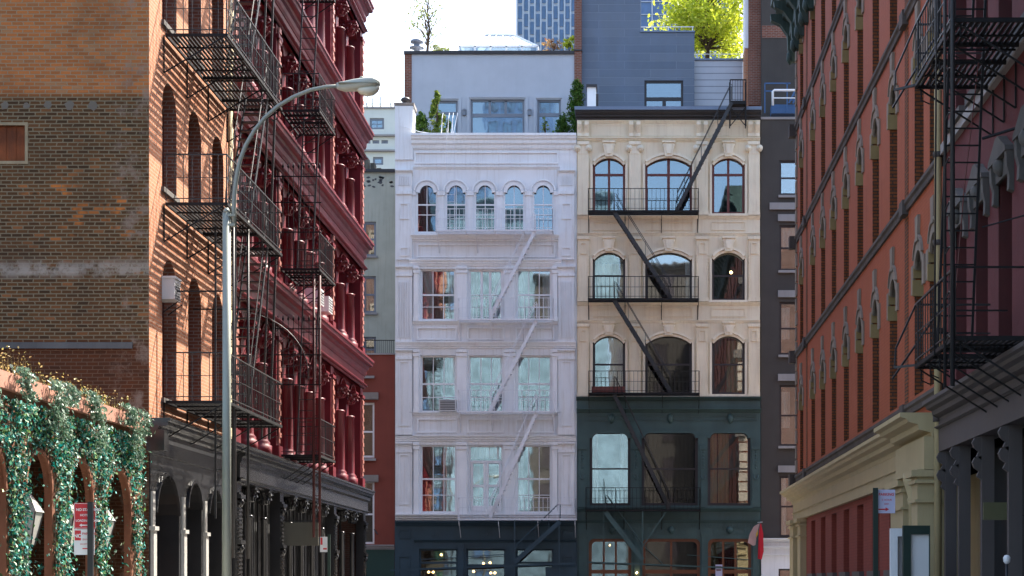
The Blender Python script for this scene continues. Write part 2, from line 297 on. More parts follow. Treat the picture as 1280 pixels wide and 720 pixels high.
# ------------------------------------------------------------------ geometry helpers
class Fr:
    """facade frame: u along the wall, v up, d out of the wall"""
    def __init__(s, o, U, D): s.o = Vector(o); s.U = Vector(U); s.D = Vector(D); s.V = Vector((0, 0, 1))
    def pt(s, u, v, d): return s.o + s.U * u + s.V * v + s.D * d
    def local(s): return Fr((0, 0, 0), s.U, s.D)
    def key(s): return (tuple(s.U), tuple(s.D))
def MID(y): f = Fr((0, y, 0), (1, 0, 0), (0, -1, 0)); f.s = y / FP; return f
LEFT = Fr((-9.5, 0, 0), (0, 1, 0), (1, 0, 0))
RIGHT = Fr((5.75, 0, 0), (0, 1, 0), (-1, 0, 0))
def px(f, x): return (x - VX) * f.s
def pz(f, y): return EYE + (VY - y) * f.s
class MB:
    def __init__(s, f): s.f = f; s.v = []; s.F = []; s.m = 0
    def _add(s, pts, faces, sm=False):
        b = len(s.v); s.v += [s.f.pt(*p) for p in pts]
        s.F += [(tuple(b + i for i in fc), s.m, sm) for fc in faces]; return s
    def box(s, u0, u1, v0, v1, d0, d1):
        p = [(u, v, d) for u in (u0, u1) for v in (v0, v1) for d in (d0, d1)]
        return s._add(p, [(0, 1, 3, 2), (4, 6, 7, 5), (0, 4, 5, 1), (2, 3, 7, 6), (0, 2, 6, 4), (1, 5, 7, 3)])
    def pbox(s, x0, x1, y0, y1, d0, d1): return s.box(px(s.f, x0), px(s.f, x1), pz(s.f, y1), pz(s.f, y0), d0, d1)
    def poly(s, pts, d0, d1):
        n = len(pts)
        return s._add([(a, b, d0) for a, b in pts] + [(a, b, d1) for a, b in pts],
                      [tuple(range(n - 1, -1, -1)), tuple(range(n, 2 * n))] + [(i, (i + 1) % n, n + (i + 1) % n, n + i) for i in range(n)])
    def prof(s, pts, u0, u1):      # pts (d, v) swept along u
        n = len(pts)
        return s._add([(u0, v, d) for d, v in pts] + [(u1, v, d) for d, v in pts],
                      [tuple(range(n - 1, -1, -1)), tuple(range(n, 2 * n))] + [(i, (i + 1) % n, n + (i + 1) % n, n + i) for i in range(n)])
    def proff(s, pts, v0, v1):     # pts (u, d) swept along v
        n = len(pts)
        return s._add([(u, v0, d) for u, d in pts] + [(u, v1, d) for u, d in pts],
                      [tuple(range(n - 1, -1, -1)), tuple(range(n, 2 * n))] + [(i, (i + 1) % n, n + (i + 1) % n, n + i) for i in range(n)])
    def panel(s, outer, holes, d0, d1, rm=None):
        loops = [outer] + holes
        tris = tessellate_polygon([[Vector((a, b, 0)) for a, b in lp] for lp in loops])
        flat = [p for lp in loops for p in lp]; n = len(flat)
        s._add([(a, b, d1) for a, b in flat], [tuple(t) for t in tris])
        s._add([(a, b, d0) for a, b in flat], [tuple(reversed(t)) for t in tris])
        m0 = s.m
        for k, lp in enumerate(loops):
            if k and rm is not None: s.m = rm
            q = len(lp)
            s._add([(a, b, d0) for a, b in lp] + [(a, b, d1) for a, b in lp], [(i, (i + 1) % q, q + (i + 1) % q, q + i) for i in range(q)])
        s.m = m0; return s
    def tube(s, pts, r, n=6, r1=None, cap=True):
        W = [Vector(p) for p in pts]; k = len(W); vs = []
        for i, p in enumerate(W):
            t = (W[min(i + 1, k - 1)] - W[max(i - 1, 0)]).normalized()
            a = t.orthogonal() if abs(t.z) > .9 else t.cross(Vector((0, 0, 1)))
            if n == 4: a = t.cross(Vector((0, 0, 1))) if abs(t.z) < .9 else t.cross(Vector((0, 1, 0)))
            if a.length < 1e-5: a = t.orthogonal()
            a.normalize(); b = t.cross(a).normalized()
            rr = r if r1 is None else r + (r1 - r) * i / max(1, k - 1)
            off = math.pi / 4 if n == 4 else 0
            for j in range(n):
                an = 2 * math.pi * j / n + off
                vs.append(tuple(p + a * math.cos(an) * rr + b * math.sin(an) * rr))
        fc = [(i * n + j, i * n + (j + 1) % n, (i + 1) * n + (j + 1) % n, (i + 1) * n + j) for i in range(k - 1) for j in range(n)]
        if cap: fc += [tuple(range(n - 1, -1, -1)), tuple(range((k - 1) * n, k * n))]
        return s._add(vs, fc, n > 5)
    def bar(s, p, q, r): return s.tube([p, q], r, 4)
    def lathe(s, u, d, prof, n=14):
        vs = [(u + math.cos(2 * math.pi * j / n) * r, v, d + math.sin(2 * math.pi * j / n) * r) for r, v in prof for j in range(n)]; k = len(prof)
        fc = [(i * n + j, i * n + (j + 1) % n, (i + 1) * n + (j + 1) % n, (i + 1) * n + j) for i in range(k - 1) for j in range(n)]
        fc += [tuple(range(n - 1, -1, -1)), tuple(range((k - 1) * n, k * n))]
        return s._add(vs, fc, True)
    def ring(s, u0, u1, v0, v1, t, d0, d1):
        return s.panel([(u0, v0), (u1, v0), (u1, v1), (u0, v1)], [[(u0 + t, v0 + t), (u1 - t, v0 + t), (u1 - t, v1 - t), (u0 + t, v1 - t)]], d0, d1)
    def pring(s, x0, x1, y0, y1, t, d0, d1): return s.ring(px(s.f, x0), px(s.f, x1), pz(s.f, y1), pz(s.f, y0), t, d0, d1)
    def cornice(s, u0, u1, vt, h, proj, d=-.03):
        P = [(d, 0), (proj, 0), (proj, -.16), (.86 * proj, -.22), (.80 * proj, -.34), (.58 * proj, -.42), (.55 * proj, -.62), (.28 * proj, -.72), (.24 * proj, -.9), (.12 * proj, -1), (d, -1)]
        return s.prof([(a, vt + b * h) for a, b in P], u0, u1)
    def soffit(s, u0, u1, vt, h, proj, bed=.2, d=-.03):
        P = [(d, 0), (proj, 0), (proj, -.13), (proj - .04, -.17), (proj - .05, -.34), (proj - .09, -.38), (bed + .14, -.40), (bed + .12, -.55), (bed + .05, -.62), (bed + .04, -.85), (bed, -1), (d, -1)]
        return s.prof([(a, vt + b * h) for a, b in P], u0, u1)
    def pcornice(s, x0, x1, y0, y1, proj, d=-.03): return s.cornice(px(s.f, x0), px(s.f, x1), pz(s.f, y0), (y1 - y0) * s.f.s, proj, d)
    def archband(s, inner, t, d0, d1, closed=False):
        """band of thickness t round an arch polyline (list of (u,v))"""
        n = len(inner); out = []
        for i, (a, b) in enumerate(inner):
            p = Vector(inner[max(i - 1, 0)]); q = Vector(inner[min(i + 1, n - 1)]); tt = (q - p).normalized()
            out.append((a - tt.y * t, b + tt.x * t))
        for i in range(n - 1):
            quad = [inner[i], inner[i + 1], out[i + 1], out[i]]
            s.poly(quad, d0, d1)
        return s
    def mesh(s, name, mats, origin=(0, 0, 0)):
        o = Vector(origin); me = bpy.data.meshes.new(name)
        me.from_pydata([tuple(p - o) for p in s.v], [], [f[0] for f in s.F])
        ms = mats if isinstance(mats, (list, tuple)) else [mats]
        for m in ms: me.materials.append(M[m] if isinstance(m, str) else m)
        me.polygons.foreach_set('material_index', [f[1] for f in s.F]); me.polygons.foreach_set('use_smooth', [f[2] for f in s.F])
        bm = bmesh.new(); bm.from_mesh(me); bmesh.ops.recalc_face_normals(bm, faces=bm.faces); bm.to_mesh(me); bm.free()
        return me
    def leaves(s, pts, size, sv=.35, flat=None, aspect=.55):
        for p in pts:
            p = Vector(p); z = size * (1 + rnd.uniform(-sv, sv))
            if flat is None: nrm = Vector((rnd.gauss(0, 1), rnd.gauss(0, 1), rnd.gauss(0, 1))).normalized()
            else: nrm = (Vector(flat) + Vector((rnd.gauss(0, .6), rnd.gauss(0, .6), rnd.gauss(0, .6)))).normalized()
            a = nrm.orthogonal().normalized(); b = nrm.cross(a); an = rnd.uniform(0, 6.28)
            A = (a * math.cos(an) + b * math.sin(an)) * z; Bv = (b * math.cos(an) - a * math.sin(an)) * z * aspect
            k = len(s.v); s.v += [p - A * .5, p + Bv * .5 + nrm * z * .08, p + A * .5, p - Bv * .5 + nrm * z * .08]; s.F.append(((k, k + 1, k + 2, k + 3), s.m, False))
        return s
WL = {}
def thing(name, label, cat, loc, group=None):
    o = bpy.data.objects.new(name, None); C.objects.link(o); o.location = loc; o.empty_display_size = .3
    o['label'] = label; o['category'] = cat
    if group: o['group'] = group
    WL[o] = Vector(loc); return o
def part(name, mb, mats, parent, label=None):
    """mesh built in world coordinates"""
    o = bpy.data.objects.new(name, mb.mesh(name, mats, WL[parent])); C.objects.link(o); o.parent = parent; WL[o] = WL[parent].copy()
    if label: o['label'] = label
    return o
def solo(name, mb, mats, label, cat, origin, group=None, kind=None):
    o = bpy.data.objects.new(name, mb.mesh(name, mats, origin)); C.objects.link(o); o.location = origin; WL[o] = Vector(origin)
    if label: o['label'] = label; o['category'] = cat
    if group: o['group'] = group
    if kind: o['kind'] = kind
    return o
def shared(name, me, parent, wloc, label=None):
    """part from a mesh built round its own origin"""
    o = bpy.data.objects.new(name, me); C.objects.link(o); o.parent = parent
    o.location = Vector(wloc) - WL[parent]; WL[o] = Vector(wloc)
    if label: o['label'] = label
    return o
def struct(name, mb, mat, kind='structure'):
    o = bpy.data.objects.new(name, mb.mesh(name, mat)); C.objects.link(o); o['kind'] = kind; return o
def copy_tree(o, parent=None, delta=Vector((0, 0, 0))):
    c = o.copy(); C.objects.link(c); c.parent = parent; WL[c] = WL[o] + delta
    if parent is None: c.location = Vector(o.location) + delta
    for ch in list(o.children): copy_tree(ch, c, delta)
    return c
def rectp(u0, u1, v0, v1): return [(u0, v0), (u1, v0), (u1, v1), (u0, v1)]
def arch(u0, u1, v0, vs, rise, n=10):
    """opening: bottom v0, springing vs, top vs+rise; returns ccw polygon"""
    c = (u0 + u1) / 2; hw = (u1 - u0) / 2; r = (hw * hw + rise * rise) / (2 * rise); cy = vs + rise - r
    a0 = math.asin(min(1, hw / r)); a0 = a0 if rise <= hw + 1e-6 else math.pi - a0
    top = [(c + r * math.sin(a0 - 2 * a0 * i / n), cy + r * math.cos(a0 - 2 * a0 * i / n)) for i in range(n + 1)]
    top[0] = (u1, vs); top[-1] = (u0, vs)
    return [(u0, v0), (u1, v0)] + top
def rounded(u0, u1, v0, v1, r, n=5):
    pts = [(u0, v0), (u1, v0)]
    pts += [(u1 - r + r * math.sin(math.pi / 2 - math.pi / 2 * i / n), v1 - r + r * math.cos(math.pi / 2 - math.pi / 2 * i / n)) for i in range(n + 1)]
    pts += [(u0 + r - r * math.sin(math.pi / 2 * i / n), v1 - r + r * math.cos(math.pi / 2 * i / n)) for i in range(n + 1)]
    return pts
def inset(poly, t):
    us = [p[0] for p in poly]; vs = [p[1] for p in poly]; cu = (min(us) + max(us)) / 2; cv = (min(vs) + max(vs)) / 2
    hu = (max(us) - min(us)) / 2; hv = (max(vs) - min(vs)) / 2
    return [(cu + (a - cu) * (hu - t) / hu, cv + (b - cv) * (hv - t) / hv) for a, b in poly]
def top_at(poly, u):
    best = None
    for i in range(len(poly)):
        (a, b), (c, d) = poly[i], poly[(i + 1) % len(poly)]
        if min(a, c) - 1e-6 <= u <= max(a, c) + 1e-6 and abs(c - a) > 1e-6:
            v = b + (d - b) * (u - a) / (c - a); best = v if best is None else max(best, v)
    return best if best is not None else max(p[1] for p in poly)
_wc = {}; TILT = {}      # slightly out-of-plumb panes: (turn, lean) in degrees
def window(parent, f, poly, dep, frame, gl='glass', t=.07, vm=(), hm=(), mt=.035, curtain=None, cmat='curtain', label=None, sash=None):
    """poly: opening polygon in wall coords; dep: d of the frame front; vm/hm: muntin positions as fractions"""
    us = [p[0] for p in poly]; vs = [p[1] for p in poly]; cu = (min(us) + max(us)) / 2; v0 = min(vs); W_ = max(us) - min(us); H = max(vs) - v0
    lp = [(a - cu, b - v0) for a, b in poly]
    key = (f.key(), tuple((round(a, 3), round(b, 3)) for a, b in lp), frame, gl, t, tuple(vm), tuple(hm), mt, curtain, cmat)
    if key not in _wc:
        g = f.local(); mb = MB(g); ins = inset(lp, t); mb.panel(lp, [ins], -.09, 0)
        for x in vm:
            u = -W_ / 2 + t + (W_ - 2 * t) * x; mb.box(u - mt / 2, u + mt / 2, t * .9, top_at(ins, u) + .004, -.06, -.022)
        for hv in hm:
            y, th = hv if isinstance(hv, tuple) else (hv, mt); v = t + (H - 2 * t) * y
            uu = W_ / 2 - t * .9
            # clip to the arch
            while top_at(ins, uu) < v and uu > .05: uu -= .02
            mb.box(-uu, uu, v - th / 2, v + th / 2, -.072, -.018)
        me = mb.mesh('window', frame)
        pb = MB(g); pb.poly([(a, b) for a, b in inset(lp, t * .8)], -.05, -.044); pm = pb.mesh('pane', gl)
        cms = []
        if curtain:
            for (a, b, top, bot) in curtain:
                cb = MB(g); u0 = -W_ / 2 + W_ * a; u1 = -W_ / 2 + W_ * b; k = max(8, int((u1 - u0) / .035)); P = []
                for i in range(k + 1):
                    u = u0 + (u1 - u0) * i / k; dd = -.13 - .035 * math.sin(i * 1.25) - .012 * math.sin(i * .5); P.append((u, dd))
                Q = [(u, d_ - .01) for u, d_ in reversed(P)]
                cb.proff(P + Q, H * bot, H * top); cms.append(cb.mesh('curtain', cmat))
        _wc[key] = (me, pm, cms)
    me, pm, cms = _wc[key]; wl = f.pt(cu, v0, dep)
    o = shared('window', me, parent, wl, label); pn = shared('pane', pm, o, wl)
    tz, tx = TILT.get(parent, (0, .3)); pn.rotation_euler = (R(-tx * rnd.uniform(.4, 1.2)), 0, R(tz * rnd.uniform(.75, 1.25) if tz else rnd.uniform(-.35, .35)))
    for c in cms: shared('curtain', c, o, wl)
    return o
def text_part(txt, size, f, u, v, d, mat, parent, align='CENTER', name='lettering', bold=0):
    cu = bpy.data.curves.new(name, 'FONT'); cu.body = txt; cu.size = size; cu.align_x = align; cu.extrude = .001; cu.offset = bold
    tmp = bpy.data.objects.new('tmp', cu); C.objects.link(tmp)
    me = bpy.data.meshes.new_from_object(tmp.evaluated_get(bpy.context.evaluated_depsgraph_get()))
    bpy.data.objects.remove(tmp); me.name = name
    for vt in me.vertices:
        x, y, z = vt.co; p = f.pt(u + x, v + y, d + z) - WL[parent]; vt.co = p
    me.materials.clear(); me.materials.append(M[mat])
    o = bpy.data.objects.new(name, me); C.objects.link(o); o.parent = parent; WL[o] = WL[parent].copy(); return o

# fire-escape pieces ------------------------------------------------
def platform(parent, f, u0, u1, v, dep, mat, gap=.085, sw=.045, hole=None, d0=.06, brk=None, cross=1.2):
    mb = MB(f)
    for d in (d0, dep): mb.box(u0, u1, v - .06, v, d - .02, d + .02)
    for u in (u0, u1): mb.box(u - .02, u + .02, v - .062, v - .002, d0, dep)
    n = max(2, int((dep - d0) / gap))
    for i in range(1, n):
        d = d0 + (dep - d0) * i / n
        if hole and hole[2] < d < hole[3]:
            if hole[0] > u0 + .1: mb.box(u0, hole[0], v - .03, v - .004, d - sw / 2, d + sw / 2)
            if hole[1] < u1 - .1: mb.box(hole[1], u1, v - .03, v - .004, d - sw / 2, d + sw / 2)
        else: mb.box(u0, u1, v - .03, v - .004, d - sw / 2, d + sw / 2)
    k = max(1, int((u1 - u0) / cross))
    for i in range(1, k):
        u = u0 + (u1 - u0) * i / k; mb.box(u - .018, u + .018, v - .058, v - .031, d0, dep)
    if hole:
        for u in hole[:2]: mb.box(u - .02, u + .02, v - .07, v + .002, d0, dep - .03)
    part('platform', mb, mat, parent)
    for u in (brk if brk is not None else [u0 + (u1 - u0) * i / 3 for i in range(4)]):
        b = MB(f); b.bar((u, v - .07, dep * .95), (u, v - .8, .02), .018); b.bar((u, v - .8, .02), (u, v - .02, .02), .018)
        b.tube([(u, v - .07, dep * .93), (u, v - .24, dep * .93), (u, v - .3, dep * .82)], .012, 5); part('bracket', b, mat, parent)
def railing(parent, f, u0, u1, v, dep, mat, h=.95, gap=.16, r=.009, ends=(1, 1), d0=.06, openings=(), deco=False, rr=.018):
    mb = MB(f)
    for hv, q in ((h, rr), (h * .52, r), (.08, rr * .7)):
        mb.bar((u0, v + hv, dep), (u1, v + hv, dep), q)
        for e, u in zip(ends, (u0, u1)):
            if e: mb.bar((u, v + hv, d0), (u, v + hv, dep), q)
    n = int((u1 - u0) / gap)
    for i in range(n + 1):
        u = u0 + (u1 - u0) * i / n; mb.bar((u, v, dep), (u, v + h, dep), rr if i % 7 == 0 else r)
        if deco and i % 7 == 3 and i < n:
            c = []
            for k in range(14):
                a = k / 13 * math.pi * 2; c.append((u + .09 * math.sin(a), v + h * .3 + .15 * math.cos(a * .5) * math.cos(a), dep))
            mb.tube(c, .008, 4)
            c = [(u + .075 * math.sin(a / 13 * 6.28), v + h * .72 + .1 * math.cos(a / 13 * 6.28), dep) for a in range(14)]; mb.tube(c, .008, 4)
    m = int((dep - d0) / gap)
    for e, u in zip(ends, (u0, u1)):
        if e:
            for i in range(m + 1):
                d = d0 + (dep - d0) * i / max(1, m); mb.bar((u, v, d), (u, v + h, d), r)
    return part('railing', mb, mat, parent)
def stair(parent, f, ua, va, ub, vb, d0, d1, mat, tread=.22, sr=.035, hr=.9, rail=True):
    """from top (ua,va) to bottom (ub,vb)"""
    mb = MB(f); A = Vector((ua, va)); Bq = Vector((ub, vb)); dirn = (Bq - A).normalized(); nv = Vector((-dirn.y, dirn.x))
    if nv.y < 0: nv = -nv
    for d in (d0, d1):
        P = [tuple(A + nv * sr), tuple(Bq + nv * sr), tuple(Bq - nv * sr), tuple(A - nv * sr)]; mb.poly(P, d - .012, d + .012)
    n = int(abs(va - vb) / tread)
    for i in range(1, n):
        q = A + (Bq - A) * i / n; mb.box(q.x - .1, q.x + .1, q.y - .012, q.y + .012, d0, d1)
    part('stair', mb, mat, parent)
    if rail:
        hb = MB(f)
        for d in (d0, d1):
            off = Vector((0, hr))
            hb.tube([(A.x, A.y + .1, d), (A.x, A.y + hr * .9, d), (*(A + off + dirn * .15), d), (*(Bq + off * .82 - dirn * .1), d), (Bq.x, Bq.y + hr * .55, d)], .014, 5)
            for k in (.25, .55, .85):
                q = A + (Bq - A) * k; hb.bar((q.x, q.y, d), (q.x, q.y + hr * .9, d), .009)
        part('handrail', hb, mat, parent)
def ladder(parent, f, p, q, wdir, wid, mat, gap=.28, r=.016, name='ladder'):
    """rails from p to q (u,v,d); wdir unit vector in (u,v,d)"""
    mb = MB(f); wv = Vector(wdir) * wid / 2; P = Vector(p); Q = Vector(q)
    for sgn in (-1, 1): mb.bar(tuple(P + wv * sgn), tuple(Q + wv * sgn), r * 1.3)
    n = int((P - Q).length / gap)
    for i in range(1, n): c = P + (Q - P) * i / n; mb.bar(tuple(c - wv), tuple(c + wv), r * .75)
    return part(name, mb, mat, parent)
# ================================================================== SETTING
g = MB(Fr((0, 0, 0), (1, 0, 0), (0, 1, 0)))
def sheet(x0, x1, y0, y1, z, mat, name):
    m = MB(Fr((0, 0, 0), (1, 0, 0), (0, 1, 0))); m._add([(x0, z, y0), (x1, z, y0), (x1, z, y1), (x0, z, y1)], [(0, 1, 2, 3)]); return struct(name, m, mat)
sheet(-1500, 1500, -1500, 1500, 0, 'asphalt', 'ground')
sheet(-5.6, 2.2, -120, 66, .004, 'asphalt', 'road')
sheet(-90, 90, 66.2, 73.6, .008, 'asphalt', 'cross_road')
def slab(x0, x1, y0, y1, name):
    m = MB(Fr((0, 0, 0), (1, 0, 0), (0, 1, 0))); m.box(x0, x1, -.2, .14, y0, y1); return struct(name, m, 'pavement')
slab(-9.6, -5.7, -120, 65.4, 'left_pavement'); slab(2.3, 5.9, -120, 62.4, 'right_pavement'); slab(-90, 90, 73.8, 77.7, 'far_pavement')
for k in range(9):
    pass
m = MB(Fr((0, 0, 0), (1, 0, 0), (0, 1, 0)))
for k in range(9): x = -5.2 + k * .82; m._add([(x, .013, 61), (x + .4, .013, 61), (x + .4, .013, 64.5), (x, .013, 64.5)], [(0, 1, 2, 3)])
struct('crosswalk_markings', m, 'roadline')

# ================================================================== LEFT: BRICK BUILDING
YA, YB, YC = 36.5, 44.1, 65.8
SIDE = MID(YA)
bb = thing('brick_building', 'orange brick corner building with arched windows and a big dark party wall', 'building', (-13, 40, 0))
def rawbox(x0, x1, y0, y1, z0, z1):
    m = MB(Fr((0, 0, 0), (1, 0, 0), (0, 1, 0))); m.box(x0, x1, z0, z1, y0, y1); return m
HT = 23.0
# party wall with a shuttered window
mb = MB(SIDE)
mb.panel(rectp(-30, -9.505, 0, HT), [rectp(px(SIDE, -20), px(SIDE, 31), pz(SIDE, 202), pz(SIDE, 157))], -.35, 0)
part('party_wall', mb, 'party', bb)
mb = MB(SIDE); mb.ring(px(SIDE, -24), px(SIDE, 35), pz(SIDE, 205), pz(SIDE, 153), .058, -.1, .015); part('window_surround', mb, 'plaster', bb)
mb = MB(SIDE); mb.box(px(SIDE, -20), px(SIDE, 31), pz(SIDE, 202), pz(SIDE, 157), -.1, -.06)
for k in range(4): mb.box(px(SIDE, -18 + 12 * k), px(SIDE, -17 + 12 * k), pz(SIDE, 200), pz(SIDE, 159), -.06, -.05)
part('shutter', mb, 'rust', bb)
for (x, y, r) in ((6, 132, 5), (33, 132, 4), (60, 131, 5), (87, 132, 6), (116, 132, 6)):
    cx, cy = px(SIDE, x), pz(SIDE, y); s_ = SIDE.s; mb = MB(SIDE)
    mb.poly([(cx + math.cos(a / 9 * 6.283) * r * s_ * (1 + .2 * math.sin(a * 2.3 + x)), cy + math.sin(a / 9 * 6.283) * r * s_ * (1 + .2 * math.cos(a * 3.1 + x))) for a in range(9)], -.01, .006)
    part('mortar_patch', mb, 'spot', bb)
mb = MB(SIDE); mb.prof([(-.02, 6.32), (.05, 6.32), (.02, 6.44), (-.02, 6.46)], px(SIDE, -60), px(SIDE, 166)); part('flashing', mb, 'flash_grey', bb)
# street wall
rows = [(5.45, 8.35, .5), (9.75, 12.0, .5), (13.15, 15.9, .5), (16.9, 19.6, .5)]
wins = [38.12, 40.35, 42.62]
holes = []
for (v0, vt, ri) in rows:
    for c in wins: holes.append(arch(c - .6, c + .6, v0, vt - .6, .6, 12))
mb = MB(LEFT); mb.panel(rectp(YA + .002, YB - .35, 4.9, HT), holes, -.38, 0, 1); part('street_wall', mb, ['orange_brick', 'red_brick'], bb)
for (v0, vt, ri) in rows:
    for c in wins:
        window(bb, LEFT, arch(c - .6, c + .6, v0, vt - .6, .6, 12), -.27, 'maroon_dark', 'glass_dark', .07, (.5,), ((.5, .06),))
for (v0, vt, ri) in rows:
    for c in wins:
        mb = MB(LEFT); mb.box(c - .66, c + .66, v0 - .10, v0 + .001, -.1, .06); part('sill', mb, 'old_grey', bb)
mb = MB(LEFT)
for k in range(38):
    v = 4.95 + k * .475; mb.box(YB - .35, YB - (.0 if k % 2 else .02), v, v + .455, -.3, .05 if k % 2 else .035)
part('quoin_strip', mb, 'cream_stone', bb)
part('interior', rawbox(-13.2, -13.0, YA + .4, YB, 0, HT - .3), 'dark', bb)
part('rear_wall', rawbox(-30, -29.6, YA + .01, YB, 0, HT), 'red_brick', bb)
part('roof', rawbox(-29.6, -9.9, YA + .3, YB, HT - .4, HT - .2), 'roof', bb)
# charcoal arched shopfront under the brick
hs = [arch(36.85, 38.85, 0, 3.1, .85, 12), arch(39.5, 40.9, 0, 3.3, .62, 12), arch(41.5, 42.95, 0, 3.25, .62, 12)]
mb = MB(LEFT); mb.panel(rectp(YA + .003, YB, 0, 4.3), hs, -.5, .02)
for h in hs: mb.archband(h[2:], .07, 0, .07)
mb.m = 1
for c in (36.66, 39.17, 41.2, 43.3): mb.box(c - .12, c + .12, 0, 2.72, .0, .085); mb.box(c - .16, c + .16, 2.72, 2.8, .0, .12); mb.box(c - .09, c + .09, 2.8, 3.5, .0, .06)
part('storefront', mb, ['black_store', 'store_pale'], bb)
mb = MB(LEFT); mb.soffit(YA - .02, YB, 4.95, .42, .42, .06); mb.box(YA + .001, YB, 4.25, 4.6, -.05, .06)
mb.box(YA - .01, YA + .35, 4.3, 4.72, -.05, .3); part('storefront_cornice', mb, 'black_store', bb)
mb = MB(LEFT); mb.box(YA + .3, YB, 0, 4.3, -1.6, -1.55); part('shop_back', mb, 'dark', bb)

# ================================================================== LEFT: CRIMSON CAST-IRON BUILDING
cb = thing('cast_iron_building', 'tall crimson cast-iron building with arcaded columns and deep cornices, behind the lamp', 'building', (-13, 55, 0))
main = [44.4, 49.85, 58.95, 65.5]
bays = []
for (a, b, n) in ((main[0], main[1], 3), (main[1], main[2], 5), (main[2], main[3], 3)):
    bays += [a + (b - a) * i / n for i in range(n)]
bays.append(main[3])
levels = [(4.95, 9.6), (9.6, 13.8), (13.8, 17.75), (17.75, 22.3)]
back = MB(LEFT); cor = MB(LEFT)
g0 = LEFT.local()
def col_mesh(h, r, mat, name):
    m = MB(g0); P = [(r * 1.5, 0), (r * 1.5, .28), (r * 1.25, .3), (r * 1.3, .36), (r * 1.05, .42), (r, .46), (r * .88, h - .5), (r * 1.02, h - .49), (r * 1.02, h - .44), (r * .85, h - .42)]
    m.lathe(0, 0, P, 14); return m.mesh(name, mat)
def cap_mesh(r, h, mat):
    m = MB(g0); m.lathe(0, 0, [(r * .85, 0), (r * .95, h * .3), (r * 1.25, h * .72), (r * 1.5, h * .85)], 12)
    m.box(-r * 1.5, r * 1.5, h * .85, h, -r * 1.5, r * 1.5)
    for rr in range(2):
        for k in range(8):
            a = k * math.pi / 4 + rr * .39; q = r * (1.1 + .2 * rr); ca, sa = math.cos(a), math.sin(a); v = h * (.25 + .3 * rr)
            m.tube([(ca * r * .9, v - .08, sa * r * .9), (ca * q, v + .02, sa * q), (ca * q * 1.35, v + .06, sa * q * 1.35), (ca * q * 1.4, v + .01, sa * q * 1.4)], .035, 5)
    return m.mesh('capital', mat)
for li, (v0, v1) in enumerate(levels):
    ent = .98; top = v1 - ent; sp = top - .42; holes = []
    for i in range(len(bays) - 1):
        a, b = bays[i], bays[i + 1]
        holes.append(arch(a + .26, b - .26, v0 + .02, sp, min(.40, (b - a) / 2 - .27), 10))
    sp_p = MB(LEFT); sp_p.panel(rectp(YB + .01, YC - .02, v0, top), holes, -.55, -.16)
    for h in holes: sp_p.archband(h[2:], .055, -.18, -.10)
    part('arcade_wall', sp_p, 'crimson', cb)
    for i in range(len(bays) - 1):
        a, b = bays[i], bays[i + 1]
        window(cb, LEFT, holes[i], -.42, 'crimson', 'glass_dark', .06, (.5,), ((.5, .06),))
    hcol = top - v0 - .42
    cm = col_mesh(hcol - .40, .215, 'crimson', 'column'); kp = cap_mesh(.205, .42, 'crimson')
    for b in bays:
        if b in main: continue
        o = shared('column', cm, cb, LEFT.pt(b, v0 + .02, -.12)); shared('capital', kp, o, LEFT.pt(b, v0 + .02 + hcol - .42, -.12))
    for b in main:
        p = MB(LEFT); p.box(b - .28, b + .28, v0, top + .3, -.3, .02); p.m = 1; p.box(b - .11, b + .11, v0 + .5, top - .45, .0, .07); p.m = 0
        p.box(b - .29, b + .29, v0, v0 + .42, .0, .10); p.box(b - .29, b + .29, top - .4, top - .3, .0, .10)
        p.m = 1
        for k in range(9): p.box(b - .14, b + .14, v0 + .65 + k * .3, v0 + .78 + k * .3, .06, .09)
        part('pilaster', p, ['crimson', 'crimson_trim'], cb)
    e = MB(LEFT); pr = .40
    e.soffit(YB + .02, YC + .22, v1, .55, pr, .08); e.box(YB + .02, YC, top - .02, v1 - .5, -.2, .06)
    e.soffit(YB + .02, YC + .06, top + .12, .14, .16, .06)
    part('cornice', e, 'crimson', cb)
    if li == 3: q = MB(LEFT); q.soffit(YB + .02, YC + .3, 22.95, .6, .5, .1); part('roof_cornice', q, 'black_iron', cb)
part('end_wall', rawbox(-22, -9.535, YC - .25, YC + .03, 0, 22.2), 'end_brick', cb)  # unseen side, brick darkened to keep red out of pane reflections
fE = Fr((0, YC + .03, 0), (1, 0, 0), (0, 1, 0)); ek = 0
for v in (1.0, 5.6, 10.2, 14.4, 18.4):
    for u in (-11.2, -13.4, -15.6, -17.8, -20):
        m = MB(fE); m.ring(u - .55, u + .55, v, v + 2.3, .12, -.02, .1); m.box(u - .45, u + .45, v + .1, v + 2.2, -.02, .03); m.box(u - .5, u + .5, v + 1.1, v + 1.2, .0, .08); part('end_window', m, ['hood_stone'], cb)
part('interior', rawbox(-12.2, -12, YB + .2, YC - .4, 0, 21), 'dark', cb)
part('roof', rawbox(-22, -9.6, YB + .05, YC - .31, 21.3, 21.5), 'roof', cb)
part('rear_wall', rawbox(-22.3, -22.01, YB, YC - .3, 0, 22), 'red_brick', cb)
